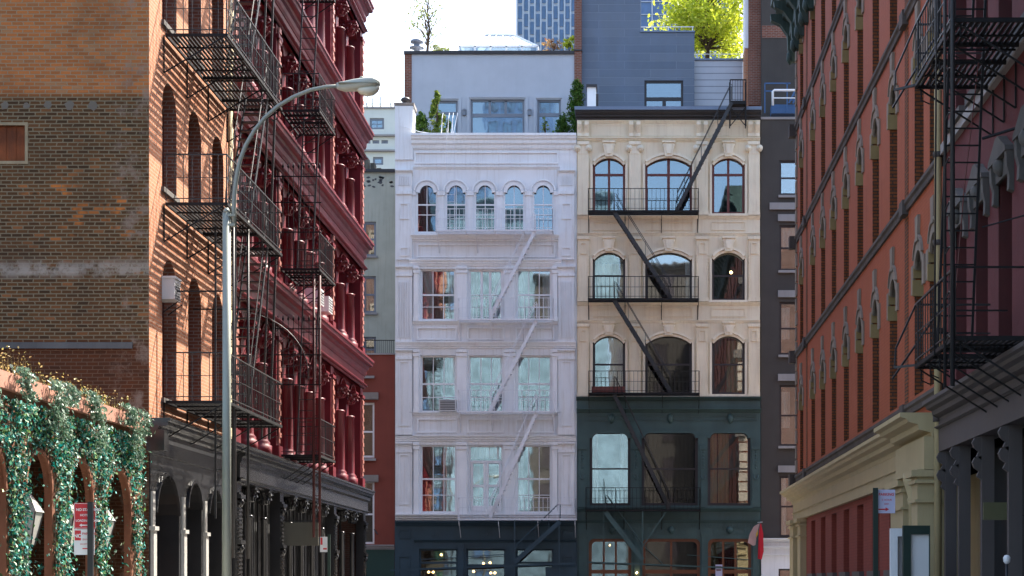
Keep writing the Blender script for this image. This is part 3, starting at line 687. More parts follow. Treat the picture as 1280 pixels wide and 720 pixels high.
# charcoal ironwork shopfront
cm = col_mesh(3.65, .085, 'black_store', 'storefront_column'); kp = cap_mesh(.12, .42, 'black_store')
for b in bays:
    if b in main: continue
    o = shared('storefront_column', cm, cb, LEFT.pt(b, .14, .0)); shared('capital', kp, o, LEFT.pt(b, 3.70, .0))
for b in main:
    p = MB(LEFT); p.box(b - .24, b + .24, .1, 4.1, -.15, .12)
    for k in range(34): p.box(b - .2, b + .2, .5 + k * .1, .55 + k * .1, .12, .16)
    for v in (1.35, 2.6, 3.7): p.box(b - .28, b + .28, v, v + .1, .1, .22); p.lathe(b, .16, [(.02, v - .2), (.09, v - .1), (.05, v)], 8)
    part('storefront_pilaster', p, 'black_store', cb)
mb = MB(LEFT); mb.soffit(YB + .001, YC + .3, 4.95, .42, .42); mb.box(YB, YC + .02, 4.1, 4.6, -.15, .2); mb.cornice(YB, YC + .06, 4.2, .14, .28)
part('storefront_cornice', mb, 'black_store', cb)
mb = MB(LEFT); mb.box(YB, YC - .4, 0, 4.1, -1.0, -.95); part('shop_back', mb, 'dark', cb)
for (a, b) in zip(bays[:-1], bays[1:]):
    mb = MB(LEFT); mb.ring(a + .2, b - .2, .2, 4.05, .06, -.75, -.68); mb.box((a + b) / 2 - .03, (a + b) / 2 + .03, .2, 4, -.74, -.69); part('shop_window_frame', mb, 'black_iron', cb)

# ------------------------------------------------------------------ fire escape on the brick building
fe = thing('fire_escape', 'black three-level iron fire escape across the brick wall casting striped shadows', 'fire escape', (-8.8, 40.5, 5))
for v in (5.4, 9.45, 12.9, 16.4):
    platform(fe, LEFT, 37.6, 43.55, v, 1.3, 'escape_black', .082, .046, hole=(40.8, 42.7, .66, 1.2), cross=.75)
    railing(fe, LEFT, 37.6, 43.55, v, 1.3, 'escape_grey', .98, .17, .009, deco=True)
for va, vb in ((9.45, 5.4), (12.9, 9.45), (16.4, 12.9)):
    stair(fe, LEFT, 42.6, va, 40.4, vb, .66, 1.16, 'escape_grey', .22, .05)
ladder(fe, LEFT, (39.3, 9.3, .9), (39.3, 3.05, .9), (0, 0, 1), .42, 'escape_grey', .33, .02, 'drop_ladder')
for (u, d) in ((38.7, 1.2), (40.2, 1.2)):
    mb = MB(LEFT); mb.tube([(u, 9.6, d), (u, 2.2 if d > 1 else 4, d)], .03, 6); part('guide_rail', mb, 'escape_grey', fe)
mb = MB(LEFT); mb.bar((37.7, 8.0 - .35, .0), (37.7, 7.65, 1.2), .02); mb.bar((40.2, 7.65, .0), (40.2, 7.65, 1.2), .02); part('stay_bar', mb, 'escape_black', fe)
# window air conditioner hung on the brick
ac = thing('air_conditioner', 'white boxy unit mounted high in an arched window of the orange brick wall', 'air conditioner', LEFT.pt(37.75, 7.3, .1))
mb = MB(LEFT); mb.box(37.5, 37.98, 7.46, 7.90, -.1, .26); mb.box(37.48, 38.0, 7.88, 7.93, -.1, .28); part('casing', mb, 'ac_white', ac)
mb = MB(LEFT)
for k in range(6): mb.box(37.55, 37.93, 7.48 + k * .06, 7.51 + k * .06, .26, .27)
part('grille', mb, 'ac_grille', ac)
mb = MB(LEFT); mb.bar((37.6, 7.42, .3), (37.6, 7.2, 0), .015); mb.bar((38, 7.42, .3), (38, 7.2, 0), .015); part('bracket', mb, 'escape_black', ac)

# ------------------------------------------------------------------ fire escape on the crimson building
f2 = thing('fire_escape', 'narrow dark iron fire escape stacked on the crimson columns with a hanging ladder', 'fire escape', (-9, 51, 5))
for v in (5.15, 10.2, 14.5, 18.3):
    platform(f2, LEFT, 49.9, 52.6, v, 1.12, 'escape_black', .095, .045, hole=(50.4, 51.2, .4, .9), cross=.8, d0=.08)
    railing(f2, LEFT, 49.9, 52.6, v, 1.12, 'escape_grey', .98, .15, .009, d0=.08)
for va, vb in ((10.2, 5.15), (14.5, 10.2), (18.3, 14.5)):
    ladder(f2, LEFT, (51.1, va + .9, .75), (50.5, vb, .62), (0, 0, 1), .42, 'escape_grey', .3, .02)
mb = MB(LEFT)
for d in (.98, 1.14): mb.tube([(49.9, 10.0, d), (49.9, 2.9, d)], .038, 6)
for k in range(22): mb.bar((49.9, 3.1 + k * .31, .98), (49.9, 3.1 + k * .31, 1.14), .012)
part('drop_ladder', mb, 'maroon_dark', f2)
for i, (va, vb) in enumerate(((9.5, 5.15), (13.8, 9.3), (17.8, 13.2))):
    mb = MB(LEFT); mb.bar((44.8, va + .6, .95), (44.6, vb, .80), .035); mb.bar((44.8, va + .6, .78), (44.6, vb, .62), .03)
    for k in range(14): t_ = k / 14; mb.bar((44.8, va + .6 + (vb - va - .6) * t_, .95 - .15 * t_), (44.8, va + .6 + (vb - va - .6) * t_, .78 - .16 * t_), .010)
    part('ladder', mb, 'escape_grey', f2)
# finial guards and fan guard standing out from the columns
for v in (8.2, 12.3):
    gm = thing('spiked_guard', 'spiked iron guard screen projecting from the crimson columns, %s' % ('upper one' if v > 10 else 'lower one beside the fan'), 'guard rail', LEFT.pt(49.5, v, .3), 'spiked screens between the fire escapes')
    mb = MB(LEFT)
    for k in range(11):
        d = -.2 + k * .14; mb.bar((49.5, v - 1.3, d), (49.5, v + .55, d), .010); mb.lathe(49.5, d, [(.004, v + .5), (.032, v + .56), (.004, v + .66)], 6)
    part('bars', mb, 'escape_black', gm)
    mb = MB(LEFT)
    for q in (-1.2, -.4, .3): mb.bar((49.5, v + q, -.2), (49.5, v + q, 1.25), .02)
    part('rails', mb, 'escape_black', gm)
fg = thing('fan_guard', 'fan-shaped iron burglar guard with radiating spokes beside crimson column', 'guard rail', LEFT.pt(44.2, 7.4, .2))
mb = MB(LEFT); hub = (44.3, 6.7, .05)
for k in range(11):
    a = math.pi / 2 * k / 10 * 1.15 - .2; mb.bar(hub, (44.3, 6.7 + 1.5 * math.sin(a), .05 + 1.75 * math.cos(a)), .008)
part('spokes', mb, 'escape_grey', fg)
mb = MB(LEFT); mb.tube([(44.3, 6.7 + 1.5 * math.sin(a / 14 * 1.95 - .2), .05 + 1.75 * math.cos(a / 14 * 1.95 - .2)) for a in range(15)], .009, 5); part('rim', mb, 'escape_grey', fg)
for k, (u, v) in enumerate(((54.6, 9.75), (56.2, 9.75))):
    a2 = thing('air_conditioner', ['pale window air conditioner on crimson sill, nearer of the pair', 'pale window air conditioner on crimson sill, farther of the pair'][k], 'air conditioner', LEFT.pt(u, v, 0), 'air conditioners on the crimson building')
    mb = MB(LEFT); mb.box(u - .35, u + .35, v + .15, v + .62, -.1, .42); part('casing', mb, 'ac_white', a2)
    mb = MB(LEFT)
    for q in range(5): mb.box(u - .3, u + .3, v + .2 + q * .08, v + .23 + q * .08, .42, .43)
    part('grille', mb, 'ac_grille', a2)
# hanging board and small sign
hb = thing('hanging_sign', 'blank grey-brown board hung in front of the black shopfront columns', 'sign', LEFT.pt(50.5, 2.9, .5))
fB = MID(50.5); mb = MB(fB); mb.pbox(354, 398, 653, 682, -.03, .03); part('board', mb, 'grey_board', hb)
mb = MB(fB); mb.pbox(340, 399, 650.5, 652, -.02, .02); mb.pbox(358, 359.3, 652, 653.4, -.01, .01); mb.pbox(392, 393.3, 652, 653.4, -.01, .01); part('hanging_bar', mb, 'post_black', hb)
fS = MID(46); ss = thing('street_sign', 'small red and white parking sign on a green post before the black shopfront', 'sign', (px(fS, 411), 46, .14))
mb = MB(fS); mb.box(px(fS, 409.5), px(fS, 413), .14, pz(fS, 668), -.02, .02); part('post', mb, 'post_dark', ss)
mb = MB(fS); mb.pbox(400, 409.3, 671, 690, -.004, .004); pl = part('plate', mb, 'sign_white', ss)
mb = MB(fS); mb.pbox(400.6, 403.2, 672, 681, .004, .007); mb.pbox(404, 408.6, 685, 687, .004, .007); part('red_marks', mb, 'sign_red', ss)

# ================================================================== STREET LAMP
fL = MID(32); sl = thing('street_lamp', 'tall grey street lamp with curved arm and cobra head in front of fire escape', 'street lamp', (px(fL, 283.5), 32, .14))
lu = px(fL, 283.3)
mb = MB(fL); mb.tube([(lu, .14, 0), (lu, pz(fL, 266), 0)], .082, 8, .072); mb.tube([(lu, pz(fL, 266), 0), (lu, pz(fL, 260), 0)], .076, 8, .03); mb.tube([(lu, .14, 0), (lu, .9, 0)], .16, 8, .14)
part('pole', mb, 'lamp_metal', sl)
arm_px = [(292.5, 283), (292.3, 262), (293, 243), (295.5, 222), (300, 200), (307, 182), (318, 163), (331, 147), (347, 133), (366, 121.5), (388, 112.5), (408, 108.5), (426, 107.5)]
mb = MB(fL); mb.tube([(px(fL, x), pz(fL, y), 0) for x, y in arm_px], .042, 10, .032); part('arm', mb, 'lamp_metal', sl)
mb = MB(fL)
for y in (268, 280): mb.pbox(282, 294, y, y + 3, -.06, .06)
part('arm_clamp', mb, 'lamp_metal', sl)
# head: lofted body
def loft(secs, f, n=14):
    m = MB(f); vs = []
    for (x, yt, yb, wd) in secs:
        u = px(f, x); vt, vb = pz(f, yt), pz(f, yb); c = (vt + vb) / 2; h = (vt - vb) / 2
        for j in range(n):
            a = 2 * math.pi * j / n; ca, sa = math.cos(a), math.sin(a); e = .7
            vs.append((u, c + h * math.copysign(abs(sa) ** e, sa), wd * math.copysign(abs(ca) ** e, ca)))
    k = len(secs); fc = [(i * n + j, i * n + (j + 1) % n, (i + 1) * n + (j + 1) % n, (i + 1) * n + j) for i in range(k - 1) for j in range(n)]
    fc += [tuple(range(n - 1, -1, -1)), tuple(range((k - 1) * n, k * n))]; m._add(vs, fc, True); return m
part('housing', loft([(421, 103.5, 111, .05), (424, 102.8, 112.5, .08), (432, 101.5, 114.5, .11), (445, 99.2, 113.5, .14), (458, 97.8, 111.5, .16), (466, 97.6, 110, .15), (471, 98.6, 108.6, .12), (475, 101, 107, .06)], fL), 'lamp_head', sl)
part('lens', loft([(447, 111, 114.5, .05), (450, 110, 117.6, .11), (458, 109, 120, .13), (466, 108, 119, .12), (472, 107.5, 114.5, .08), (474.5, 107, 110, .03)], fL), 'lens', sl)
mb = MB(fL); mb.pbox(424, 473, 105.6, 106.4, -.162, .162); mb.lathe(px(fL, 452), 0, [(.035, pz(fL, 98.6)), (.04, pz(fL, 96.8)), (.02, pz(fL, 95.6))], 8); part('seam', mb, 'lamp_metal', sl)

# ================================================================== ARCADE WITH VINES
av = thing('arcade_wall', 'low brown arcade with round arches under a pale terracotta coping', 'arcade', (-10, 30, 0))
acs = [(33.35, 35.15), (31.15, 32.65), (28.95, 30.35), (26.65, 28.1), (24.4, 25.9)]
hs = [arch(a, b, 0, 3.85 - (b - a) / 2, (b - a) / 2, 12) for a, b in acs]
mb = MB(LEFT); mb.panel(rectp(22, 35.95, 0, 4.62), hs, -.13, 0)
for h in hs: mb.archband(h[2:], .06, -.01, .03)
part('wall', mb, 'terracotta', av)
mb = MB(LEFT); mb.box(22, 36.0, 4.62, 4.88, -.7, .10); part('coping', mb, 'coping', av)
part('roof', rawbox(-24, -9.64, 22, YA - .01, 4.1, 4.3), 'terracotta', av)
part('back_wall', rawbox(-24, -23.8, 22, YA - .01, 0, 4.1), 'red_brick', av)
# vines
def vine(name, label, n, gen, mat, size, cat='climbing plant', kind='stuff'):
    m = MB(Fr((0, 0, 0), (1, 0, 0), (0, 1, 0))); pts = []
    while len(pts) < n:
        p = gen()
        if p is not None: pts.append(LEFT.pt(*p))
    m.leaves(pts, size, .5, (1, .25, .3), .6); return solo(name, m, mat, label, cat, LEFT.pt(30, 0, 0), kind=kind)
def in_arch(u, v):
    for a, b in acs:
        c, r = (a + b) / 2, (b - a) / 2
        if a < u < b and (v < 3.85 - r or (u - c) ** 2 + (v - (3.85 - r)) ** 2 < r * r): return True
    return False
def g1():
    u = rnd.uniform(22.5, 35.75); v = rnd.uniform(.3, 4.5)
    cl = math.sin(u * 5.1 + 1) + math.sin(v * 4.3 + u * 2.2) + math.sin(u * 13 + v * 7) * .6
    if in_arch(u, v):
        # a few strands over the openings
        if rnd.random() > .012: return None
    elif cl < -1.2 and rnd.random() < .7: return None
    return (u, v, abs(rnd.gauss(.05, .05)) + .02)
vine('climbing_vine', 'dense teal vine with sun glints coloured into some leaves covering the brown arcade', 17500, g1, 'vine_leaf', .068)
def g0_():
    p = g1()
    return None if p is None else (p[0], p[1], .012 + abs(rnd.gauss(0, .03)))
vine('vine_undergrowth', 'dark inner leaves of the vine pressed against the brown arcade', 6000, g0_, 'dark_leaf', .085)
def g2():
    c = rnd.choice([22.7, 24.7, 26.6, 28.3, 29.7, 30.1, 30.5, 31.85, 32.2, 34.1, 34.6, 35.1]); u = c + rnd.gauss(0, .13)
    t = rnd.random() ** .8; v = 5.0 - t * (.75 + .35 * math.sin(c * 5.3)); u += .12 * math.sin(c * 7 + t * 4) + rnd.gauss(0, .05); return (u, v, .14 + .14 * math.sin(min(1, t * 3) * 1.57) + rnd.gauss(0, .05))
vine('hanging_vine', 'pale green tufts trailing over the arcade coping', 5200, g2, 'hang_leaf', .07, 'trailing plant')
def g3():
    u = rnd.uniform(26, 36.4); v = rnd.uniform(.3, 3.7); d = -rnd.uniform(.9, 2.6)
    if math.sin(u * 4.1) + math.sin(v * 3.3 + u) + math.sin(d * 5) < .7: return None
    return (u, v, d)
vine('shaded_vine', 'dark leafy vine in the shade behind the arcade arches', 2600, g3, 'vine_leaf', .09)
m = MB(Fr((0, 0, 0), (1, 0, 0), (0, 1, 0)))
for k in range(420):
    u = rnd.choice([24.5, 27, 29.2, 29.6, 31.2, 31.8, 32.9, 33.5, 34.6]) + rnd.gauss(0, .45); u = min(u, 35.9); p = LEFT.pt(u, 4.87, rnd.uniform(-.5, .0)); h = rnd.uniform(.08, .36) * (1.6 if abs(u - 29.2) < .3 else 1)
    q = p + Vector((rnd.gauss(0, .08), rnd.gauss(0, .1), h)); b = len(m.v); m.v += [p, p + Vector((0, .012, 0)), q]; m.F.append(((b, b + 1, b + 2), 0, False))
    m.leaves([q], .045, .4)
solo('weeds', m, 'dry_grass', 'dry yellow weeds sprouting along the arcade coping', 'weeds', LEFT.pt(30, 4.88, 0), kind='stuff')
m = MB(LEFT)
for k in range(34):
    u = rnd.uniform(22.5, 35.9); 
    if in_arch(u, 1.5): continue
    pts = [(u, .1, .03)]; 
    for j in range(1, 9): u += rnd.gauss(0, .06); pts.append((u, .1 + j * .55, .03 + .02 * rnd.random()))
    m.tube(pts, .014, 5, .006)
solo('vine_stems', m, 'bark', 'thin brown vine stems climbing the arcade piers', 'climbing plant', LEFT.pt(30, 0, 0), kind='stuff')
# lanterns inside the arches
lp_ = []
def lantern(u, label):
    t = thing('lantern', label, 'lantern', LEFT.pt(u, .1, -.45), 'silver lanterns in the arcade')
    m = MB(LEFT); c = -.27
    def fru(v0, r0, v1, r1):
        m._add([(u - r0, v0, c - r0), (u + r0, v0, c - r0), (u + r0, v0, c + r0), (u - r0, v0, c + r0), (u - r1, v1, c - r1), (u + r1, v1, c - r1), (u + r1, v1, c + r1), (u - r1, v1, c + r1)],
               [(0, 3, 2, 1), (4, 5, 6, 7), (0, 1, 5, 4), (1, 2, 6, 5), (2, 3, 7, 6), (3, 0, 4, 7)])
    fru(2.30, .09, 2.82, .2); part('body', m, 'lantern', t)
    m = MB(LEFT); 
    def fr2(v0, r0, v1, r1):
        m._add([(u - r0, v0, c - r0), (u + r0, v0, c - r0), (u + r0, v0, c + r0), (u - r0, v0, c + r0), (u - r1, v1, c - r1), (u + r1, v1, c - r1), (u + r1, v1, c + r1), (u - r1, v1, c + r1)],
               [(0, 3, 2, 1), (4, 5, 6, 7), (0, 1, 5, 4), (1, 2, 6, 5), (2, 3, 7, 6), (3, 0, 4, 7)])
    fr2(2.83, .22, 3.12, .06); part('cap', m, 'lantern', t)
    m = MB(LEFT)
    for a in (-1, 1):
        for b in (-1, 1): m.bar((u + a * .1, 2.3, c + b * .1), (u + a * .205, 2.83, c + b * .205), .012)
    part('frame', m, 'post_black', t)
    m = MB(LEFT); m.tube([(u, .1, c), (u, 2.3, c)], .03, 6); part('post', m, 'post_black', t)
lantern(29.9, 'silver tapered lantern leftmost of the three in the vine-covered arcade')
lantern(31.95, 'silver tapered lantern in the arch just left of the red sign')
lantern(34.1, 'silver tapered lantern just right of the red sign post')

# no standing sign
fN = MID(27); ns = thing('street_sign', 'red and white no-standing sign on a dark post before the vines', 'sign', (px(fN, 113.5), 27, .14))
mb = MB(fN); mb.pbox(110.4, 112, 627.5, 900, .0, .045); mb.pbox(115.6, 117.2, 627.5, 900, .0, .045); mb.pbox(110.4, 117.2, 627.5, 900, .045, .05)
part('post', mb, 'post_black', ns)
mb = MB(fN); mb.pbox(92, 118, 628.5, 661, -.012, -.006); p1 = part('red_plate', mb, 'sign_red', ns)
mb = MB(fN); mb.pbox(92.4, 118, 661.5, 693.5, -.012, -.006); p2 = part('white_plate', mb, 'sign_white', ns)
text_part('NO STANDING', .052, fN, px(fN, 95), pz(fN, 638.5), -.004, 'text_white', ns, 'LEFT', bold=.002)
text_part('HOTEL', .045, fN, px(fN, 106), pz(fN, 645.2), -.004, 'text_white', ns, bold=.001)
text_part('LOADING ZONE', .045, fN, px(fN, 94.5), pz(fN, 652), -.004, 'text_white', ns, 'LEFT', bold=.001)
mb = MB(fN); y0 = 656.5
mb.poly([(px(fN, 99), pz(fN, y0)), (px(fN, 102), pz(fN, y0 + 2)), (px(fN, 102), pz(fN, y0 + .7)), (px(fN, 110), pz(fN, y0 + .7)), (px(fN, 110), pz(fN, y0 - .7)), (px(fN, 102), pz(fN, y0 - .7)), (px(fN, 102), pz(fN, y0 - 2))], -.006, -.003)
mb.pring(92.8, 120, 629.2, 660.4, .006, -.006, -.0035); part('white_arrow', mb, 'sign_white', ns)
mb = MB(fN); mb.pbox(93.4, 101, 663, 675.5, -.006, -.003); part('red_block', mb, 'sign_red', ns)
text_part('NO', .075, fN, px(fN, 97.2), pz(fN, 672), -.002, 'text_white', ns, bold=.003)
text_part('PARKING', .05, fN, px(fN, 102.5), pz(fN, 668.5), -.004, 'sign_red', ns, 'LEFT', bold=.001)
text_part('8AM-6PM', .042, fN, px(fN, 103), pz(fN, 675.5), -.004, 'sign_red', ns, 'LEFT')
text_part('EXCEPT SUN', .03, fN, px(fN, 100), pz(fN, 681), -.004, 'sign_red', ns, 'LEFT')
mb = MB(fN); mb.pbox(103, 112, 685, 686.4, -.006, -.003); part('red_arrow', mb, 'sign_red', ns)
# ================================================================== MIDDLE-LEFT BACKGROUND
f0 = MID(77.5)
rb = thing('brick_red_building', 'low brick-red painted building with railing on its roof, left of the white building', 'building', (px(f0, 460), 80, 0))
mb = MB(f0); X = lambda x: px(f0, x); Z = lambda y: pz(f0, y)
wr = [rectp(X(447), X(468), Z(572), Z(503)), rectp(X(447), X(468), Z(680), Z(601))]
mb.panel(rectp(X(380), X(493.5), 0, Z(443)), wr, -.4, 0); part('wall', mb, 'red_wall', rb)
for k, q in enumerate(wr): window(rb, f0, q, -.12, 'white_trim', 'glass_dark', .09, (), ((.47, .07),), curtain=((.1, .7, .95, .6),) if k == 0 else None, cmat='blind')
for y in (491, 594): mb = MB(f0); mb.prof([(-.02, Z(y + 9)), (.12, Z(y + 8)), (.2, Z(y)), (-.02, Z(y))], X(444), X(473)); part('lintel', mb, 'grey_stone', rb)
for y in (573, 470): mb = MB(f0); mb.pbox(445, 470 if y > 500 else 468, y, y + 3, -.02, .12); part('sill', mb, 'grey_stone', rb)
mb = MB(f0); mb.cornice(X(380), X(493), Z(681), .22, .2); part('band', mb, 'grey_stone', rb)
mb = MB(f0); mb.pbox(380, 493.2, 687, 800, -.02, .05); part('base', mb, 'green_base', rb)
mb = MB(f0); mb.pbox(380, 493, 441.5, 443.5, -.5, .06); part('roof_edge', mb, 'grey_stone', rb)
mb = MB(f0)
for k in range(26): mb.pbox(430 + k * 2.45, 430.5 + k * 2.45, 425, 442, -.14, -.12)
mb.pbox(430, 493, 424.4, 425.4, -.15, -.11); part('roof_railing', mb, 'post_black', rb)
part('roof', rawbox(-30, -10, 78, 81.9, 11.0, 11.2), 'roof', rb)
mb = MB(f0); mb.bar((X(468), Z(662), 0), (X(474), Z(668), .5), .03); part('flagpole_stub', mb, 'post_black', rb)
fb = MID(82); bbg = thing('beige_building', 'sage-beige rendered building with dark framed windows behind the brick-red one', 'building', (px(fb, 460), 84, 0))
X = lambda x: px(fb, x); Z = lambda y: pz(fb, y)
wr = [rectp(X(454), X(470), Z(a), Z(b)) for a, b in ((320, 277), (391, 345), (452, 421))]
mb = MB(fb); mb.panel(rectp(X(360), X(499), 0, Z(214)), wr, -.4, 0); part('wall', mb, 'beige', bbg)
for k, q in enumerate(wr): window(bbg, fb, q, -.1, 'grey_frame', 'glass', .1, (), ((.5, .08),), curtain=((0, 1, 1, 0 if k == 0 else .0),), cmat='blind' if k == 0 else 'beige')
for (a, b) in ((320, 277), (391, 345)): mb = MB(fb); mb.pbox(452, 472, a, a + 2.5, -.02, .12); part('sill', mb, 'grey_stone', bbg)
mb = MB(fb); mb.prof([(-.5, Z(212)), (.15, Z(212)), (.15, Z(215.5)), (-.5, Z(215.5))], X(360), X(494)); part('coping', mb, 'coping_dark', bbg)
part('body', rawbox(X(360), X(499), 82.4, 95, 0, Z(216)), 'beige', bbg)
for k in range(4):
    mb = MB(fb); x = 453 + k * 7; mb.pbox(x, x + 5.6, 194.5 + k * 4.6, 214, -1.0 - k * .3, -.4 - k * .3); mb.pbox(x + .7, x + 1.2, 196 + k * 4.6, 214, -.4 - k * .3, -.36 - k * .3)
    du = thing('roof_duct', ['bronze roof duct, tallest of the four stepped ones', 'bronze roof duct, second tallest of the stepped row', 'bronze roof duct, third in the stepped row', 'bronze roof duct, shortest beside the white building'][k], 'roof duct', fb.pt(X(x), Z(214), -.8), 'stepped bronze ducts on the beige roof')
    part('housing', mb, 'duct', du)
for k in range(26):
    mb = MB(fb)
    x = rnd.choice([455, 460, 468, 475, 477, 489, 490]) + rnd.uniform(-2, 2); y = rnd.uniform(221, 234); mb.poly([(X(x) + math.cos(a) * .07 * (1 + .5 * math.sin(a * 2 + k)), Z(y) + math.sin(a) * .045) for a in [i * 6.283 / 8 for i in range(8)]], -.01, .012)
    part('peeling_patch', mb, 'roof', bbg)
fc = MID(110); cf = thing('cream_building', 'pale cream building far behind with dark square windows and roof antennas', 'building', (px(fc, 460), 112, 0))
X = lambda x: px(fc, x); Z = lambda y: pz(fc, y)
wr = [rectp(X(462), X(480), Z(161.5), Z(147.5)), rectp(X(442), X(456.5), Z(161.5), Z(147.5)), rectp(X(454), X(463), Z(179.5), Z(175)), rectp(X(465.5), X(474), Z(179.5), Z(175)), rectp(X(476.5), X(485), Z(179.5), Z(175)), rectp(X(466), X(479), Z(206), Z(196))]
mb = MB(fc); mb.panel(rectp(X(300), X(520), 0, Z(135)), wr, -.4, 0); part('wall', mb, 'cream_far', cf)
for i, q in enumerate(wr): window(cf, fc, q, -.08, 'grey_frame', 'glass_sky', .12, (.5,) if i < 2 else (), (.5,) if i < 2 else ())
mb = MB(fc)
for y in (169, 188): mb.pbox(300, 520, y, y + 2, -.02, .25)
mb.pbox(300, 520, 134, 136, -.5, .1); part('band', mb, 'grey_stone', cf)
part('body', rawbox(X(300), X(520), 110.5, 125, 0, Z(136)), 'cream_far', cf)
for k, (x, t) in enumerate(((458, 118), (465, 121), (475, 119), (488, 124))):
    a = thing('antenna', ['thin roof antenna on the cream building, leftmost', 'thin roof antenna on the cream building, second from left', 'thin roof antenna on the cream building, third from left', 'short roof antenna on the cream building, by the white parapet'][k], 'antenna', fc.pt(X(x), Z(134), -.5), 'antennas on the cream roof')
    m = MB(fc); m.bar((X(x), Z(135), -.3), (X(x), Z(t), -.3), .04); part('mast', m, 'grey_frame', a)
    m = MB(fc); m.pbox(x - 1.4, x + 1.4, 128, 131.5, -.35, -.1); m.pbox(x - .8, x - .2, 123, 128, -.35, -.2); part('panel', m, 'cream_far', a)

# ================================================================== WHITE BUILDING
F = f0; X = lambda x: px(F, x); Z = lambda y: pz(F, y)
wb = thing('white_building', 'cool white cast-iron building with five arched top windows and a dark teal shopfront', 'building', (X(607), 80, 0))
TILT[wb] = (2.1, .9)
top5 = [arch(X(c - 13), X(c + 13), Z(291), Z(240.5), (13) * F.s, 12) for c in (533.5, 570, 606.3, 642.5, 679)]
fl4 = [rectp(X(a), X(b), Z(400), Z(336)) for a, b in ((525.5, 569), (585.5, 628.5), (645.5, 689))]
fl3 = [rectp(X(a), X(b), Z(515), Z(444)) for a, b in ((525.5, 570), (585.5, 629), (645.5, 689))]
fl2 = [rectp(X(a), X(b), Z(641), Z(556)) for a, b in ((525.5, 570), (585.5, 629), (645.5, 689))]
mb = MB(F); mb.panel(rectp(X(494), X(721), Z(650), Z(170)), top5 + fl4 + fl3 + fl2, -.35, 0); part('wall', mb, 'white', wb)
gv = (1 / 3, 2 / 3)
for k, q in enumerate(top5): window(wb, F, q, -.05, 'white_trim', 'glass_sky', .06, (.5,), ((.35, .03), (.56, .06)), .03)
cur4 = [((0, .33, 1, 0), (.78, 1, 1, 0)), ((0, .25, 1, 0), (.72, 1, 1, 0)), ((0, .36, 1, 0), (.74, 1, 1, 0))]
for i, q in enumerate(fl4):
    if i == 1: window(wb, F, q, -.16, 'white_trim', 'glass', .09, (.36, .64), ((.5, .03),), .10, curtain=cur4[i])
    else: window(wb, F, q, -.16, 'white_trim', 'glass', .07, gv, ((.5, .07), (.25, .03)), .03, curtain=cur4[i])
for i, q in enumerate(fl3): window(wb, F, q, -.16, 'white_trim', 'glass', .07, gv, ((.5, .07), (.25, .03)), .03, curtain=((.7, .98, 1, .45),) if i < 2 else ((.0, .12, 1, 0),))
for i, q in enumerate(fl2):
    if i == 1:
        o = window(wb, F, q, -.16, 'white_trim', 'glass', .08, (), ((.77, .10),), .05, curtain=((.02, .98, .97, .80),), label='transom window over white french doors')
        dm = MB(F); u0, u1 = q[0][0] + .09, q[1][0] - .09; c = (u0 + u1) / 2; v0, v1 = Z(640) + .05, Z(576)
        for a, b in ((u0, c - .01), (c + .01, u1)):
            mid = (a + b) / 2
            dm.panel(rectp(a, b, v0, v1), [rectp(a + .10, b - .10, v0 + .22, (v0 + v1) / 2 - .05), rectp(a + .10, b - .10, (v0 + v1) / 2 + .05, v1 - .1)], -.19, -.13)
        part('french_door', dm, 'white_trim', wb)
        dm = MB(F); dm.box(u0, c - .3, v0, v1 - .2, -.5, -.45); part('door_curtain', dm, 'red_wall', wb)
    else: window(wb, F, q, -.16, 'white_trim', 'glass', .07, gv, ((.5, .07), (.25, .03)), .03, curtain=((0, .2, 1, 0),) if i == 2 else ((.68, .98, 1, .0),))
# parapet wing and mouldings
mb = MB(F); mb.pbox(494, 516.5, 133, 200, -.9, .09); part('corner_parapet', mb, 'white', wb)
mb = MB(F); mb.pcornice(492.8, 518, 129.5, 134, .16, -.95); part('parapet_cap', mb, 'grey_stone', wb)
mb = MB(F)
mb.pcornice(515, 720.6, 169, 187, .42); mb.pcornice(516, 700, 208.5, 212, .12)
mb.pcornice(514, 699, 294, 302.5, .26); mb.pcornice(512, 702, 324.5, 333, .2)
mb.pcornice(512, 702, 401.5, 406, .16); mb.pcornice(495, 720, 427.5, 436, .24)
mb.pcornice(512, 702, 515.5, 520, .16); mb.pcornice(495, 720, 544, 552, .22)
part('string_courses', mb, 'white_trim', wb)
mb = MB(F); mb.pcornice(495, 721, 642.5, 651, .32); part('shop_cornice', mb, 'white_trim', wb)
for q in [(a, b, y0, y1) for (a, b) in ((521, 571), (584, 630), (644, 693)) for (y0, y1) in ((409, 425), (523, 541))] + [(521, 694, 305, 322), (518, 698, 190, 205)]:
    mb = MB(F); mb.pring(*q, .06, -.02, .075); part('spandrel_panel', mb, 'white_trim', wb)
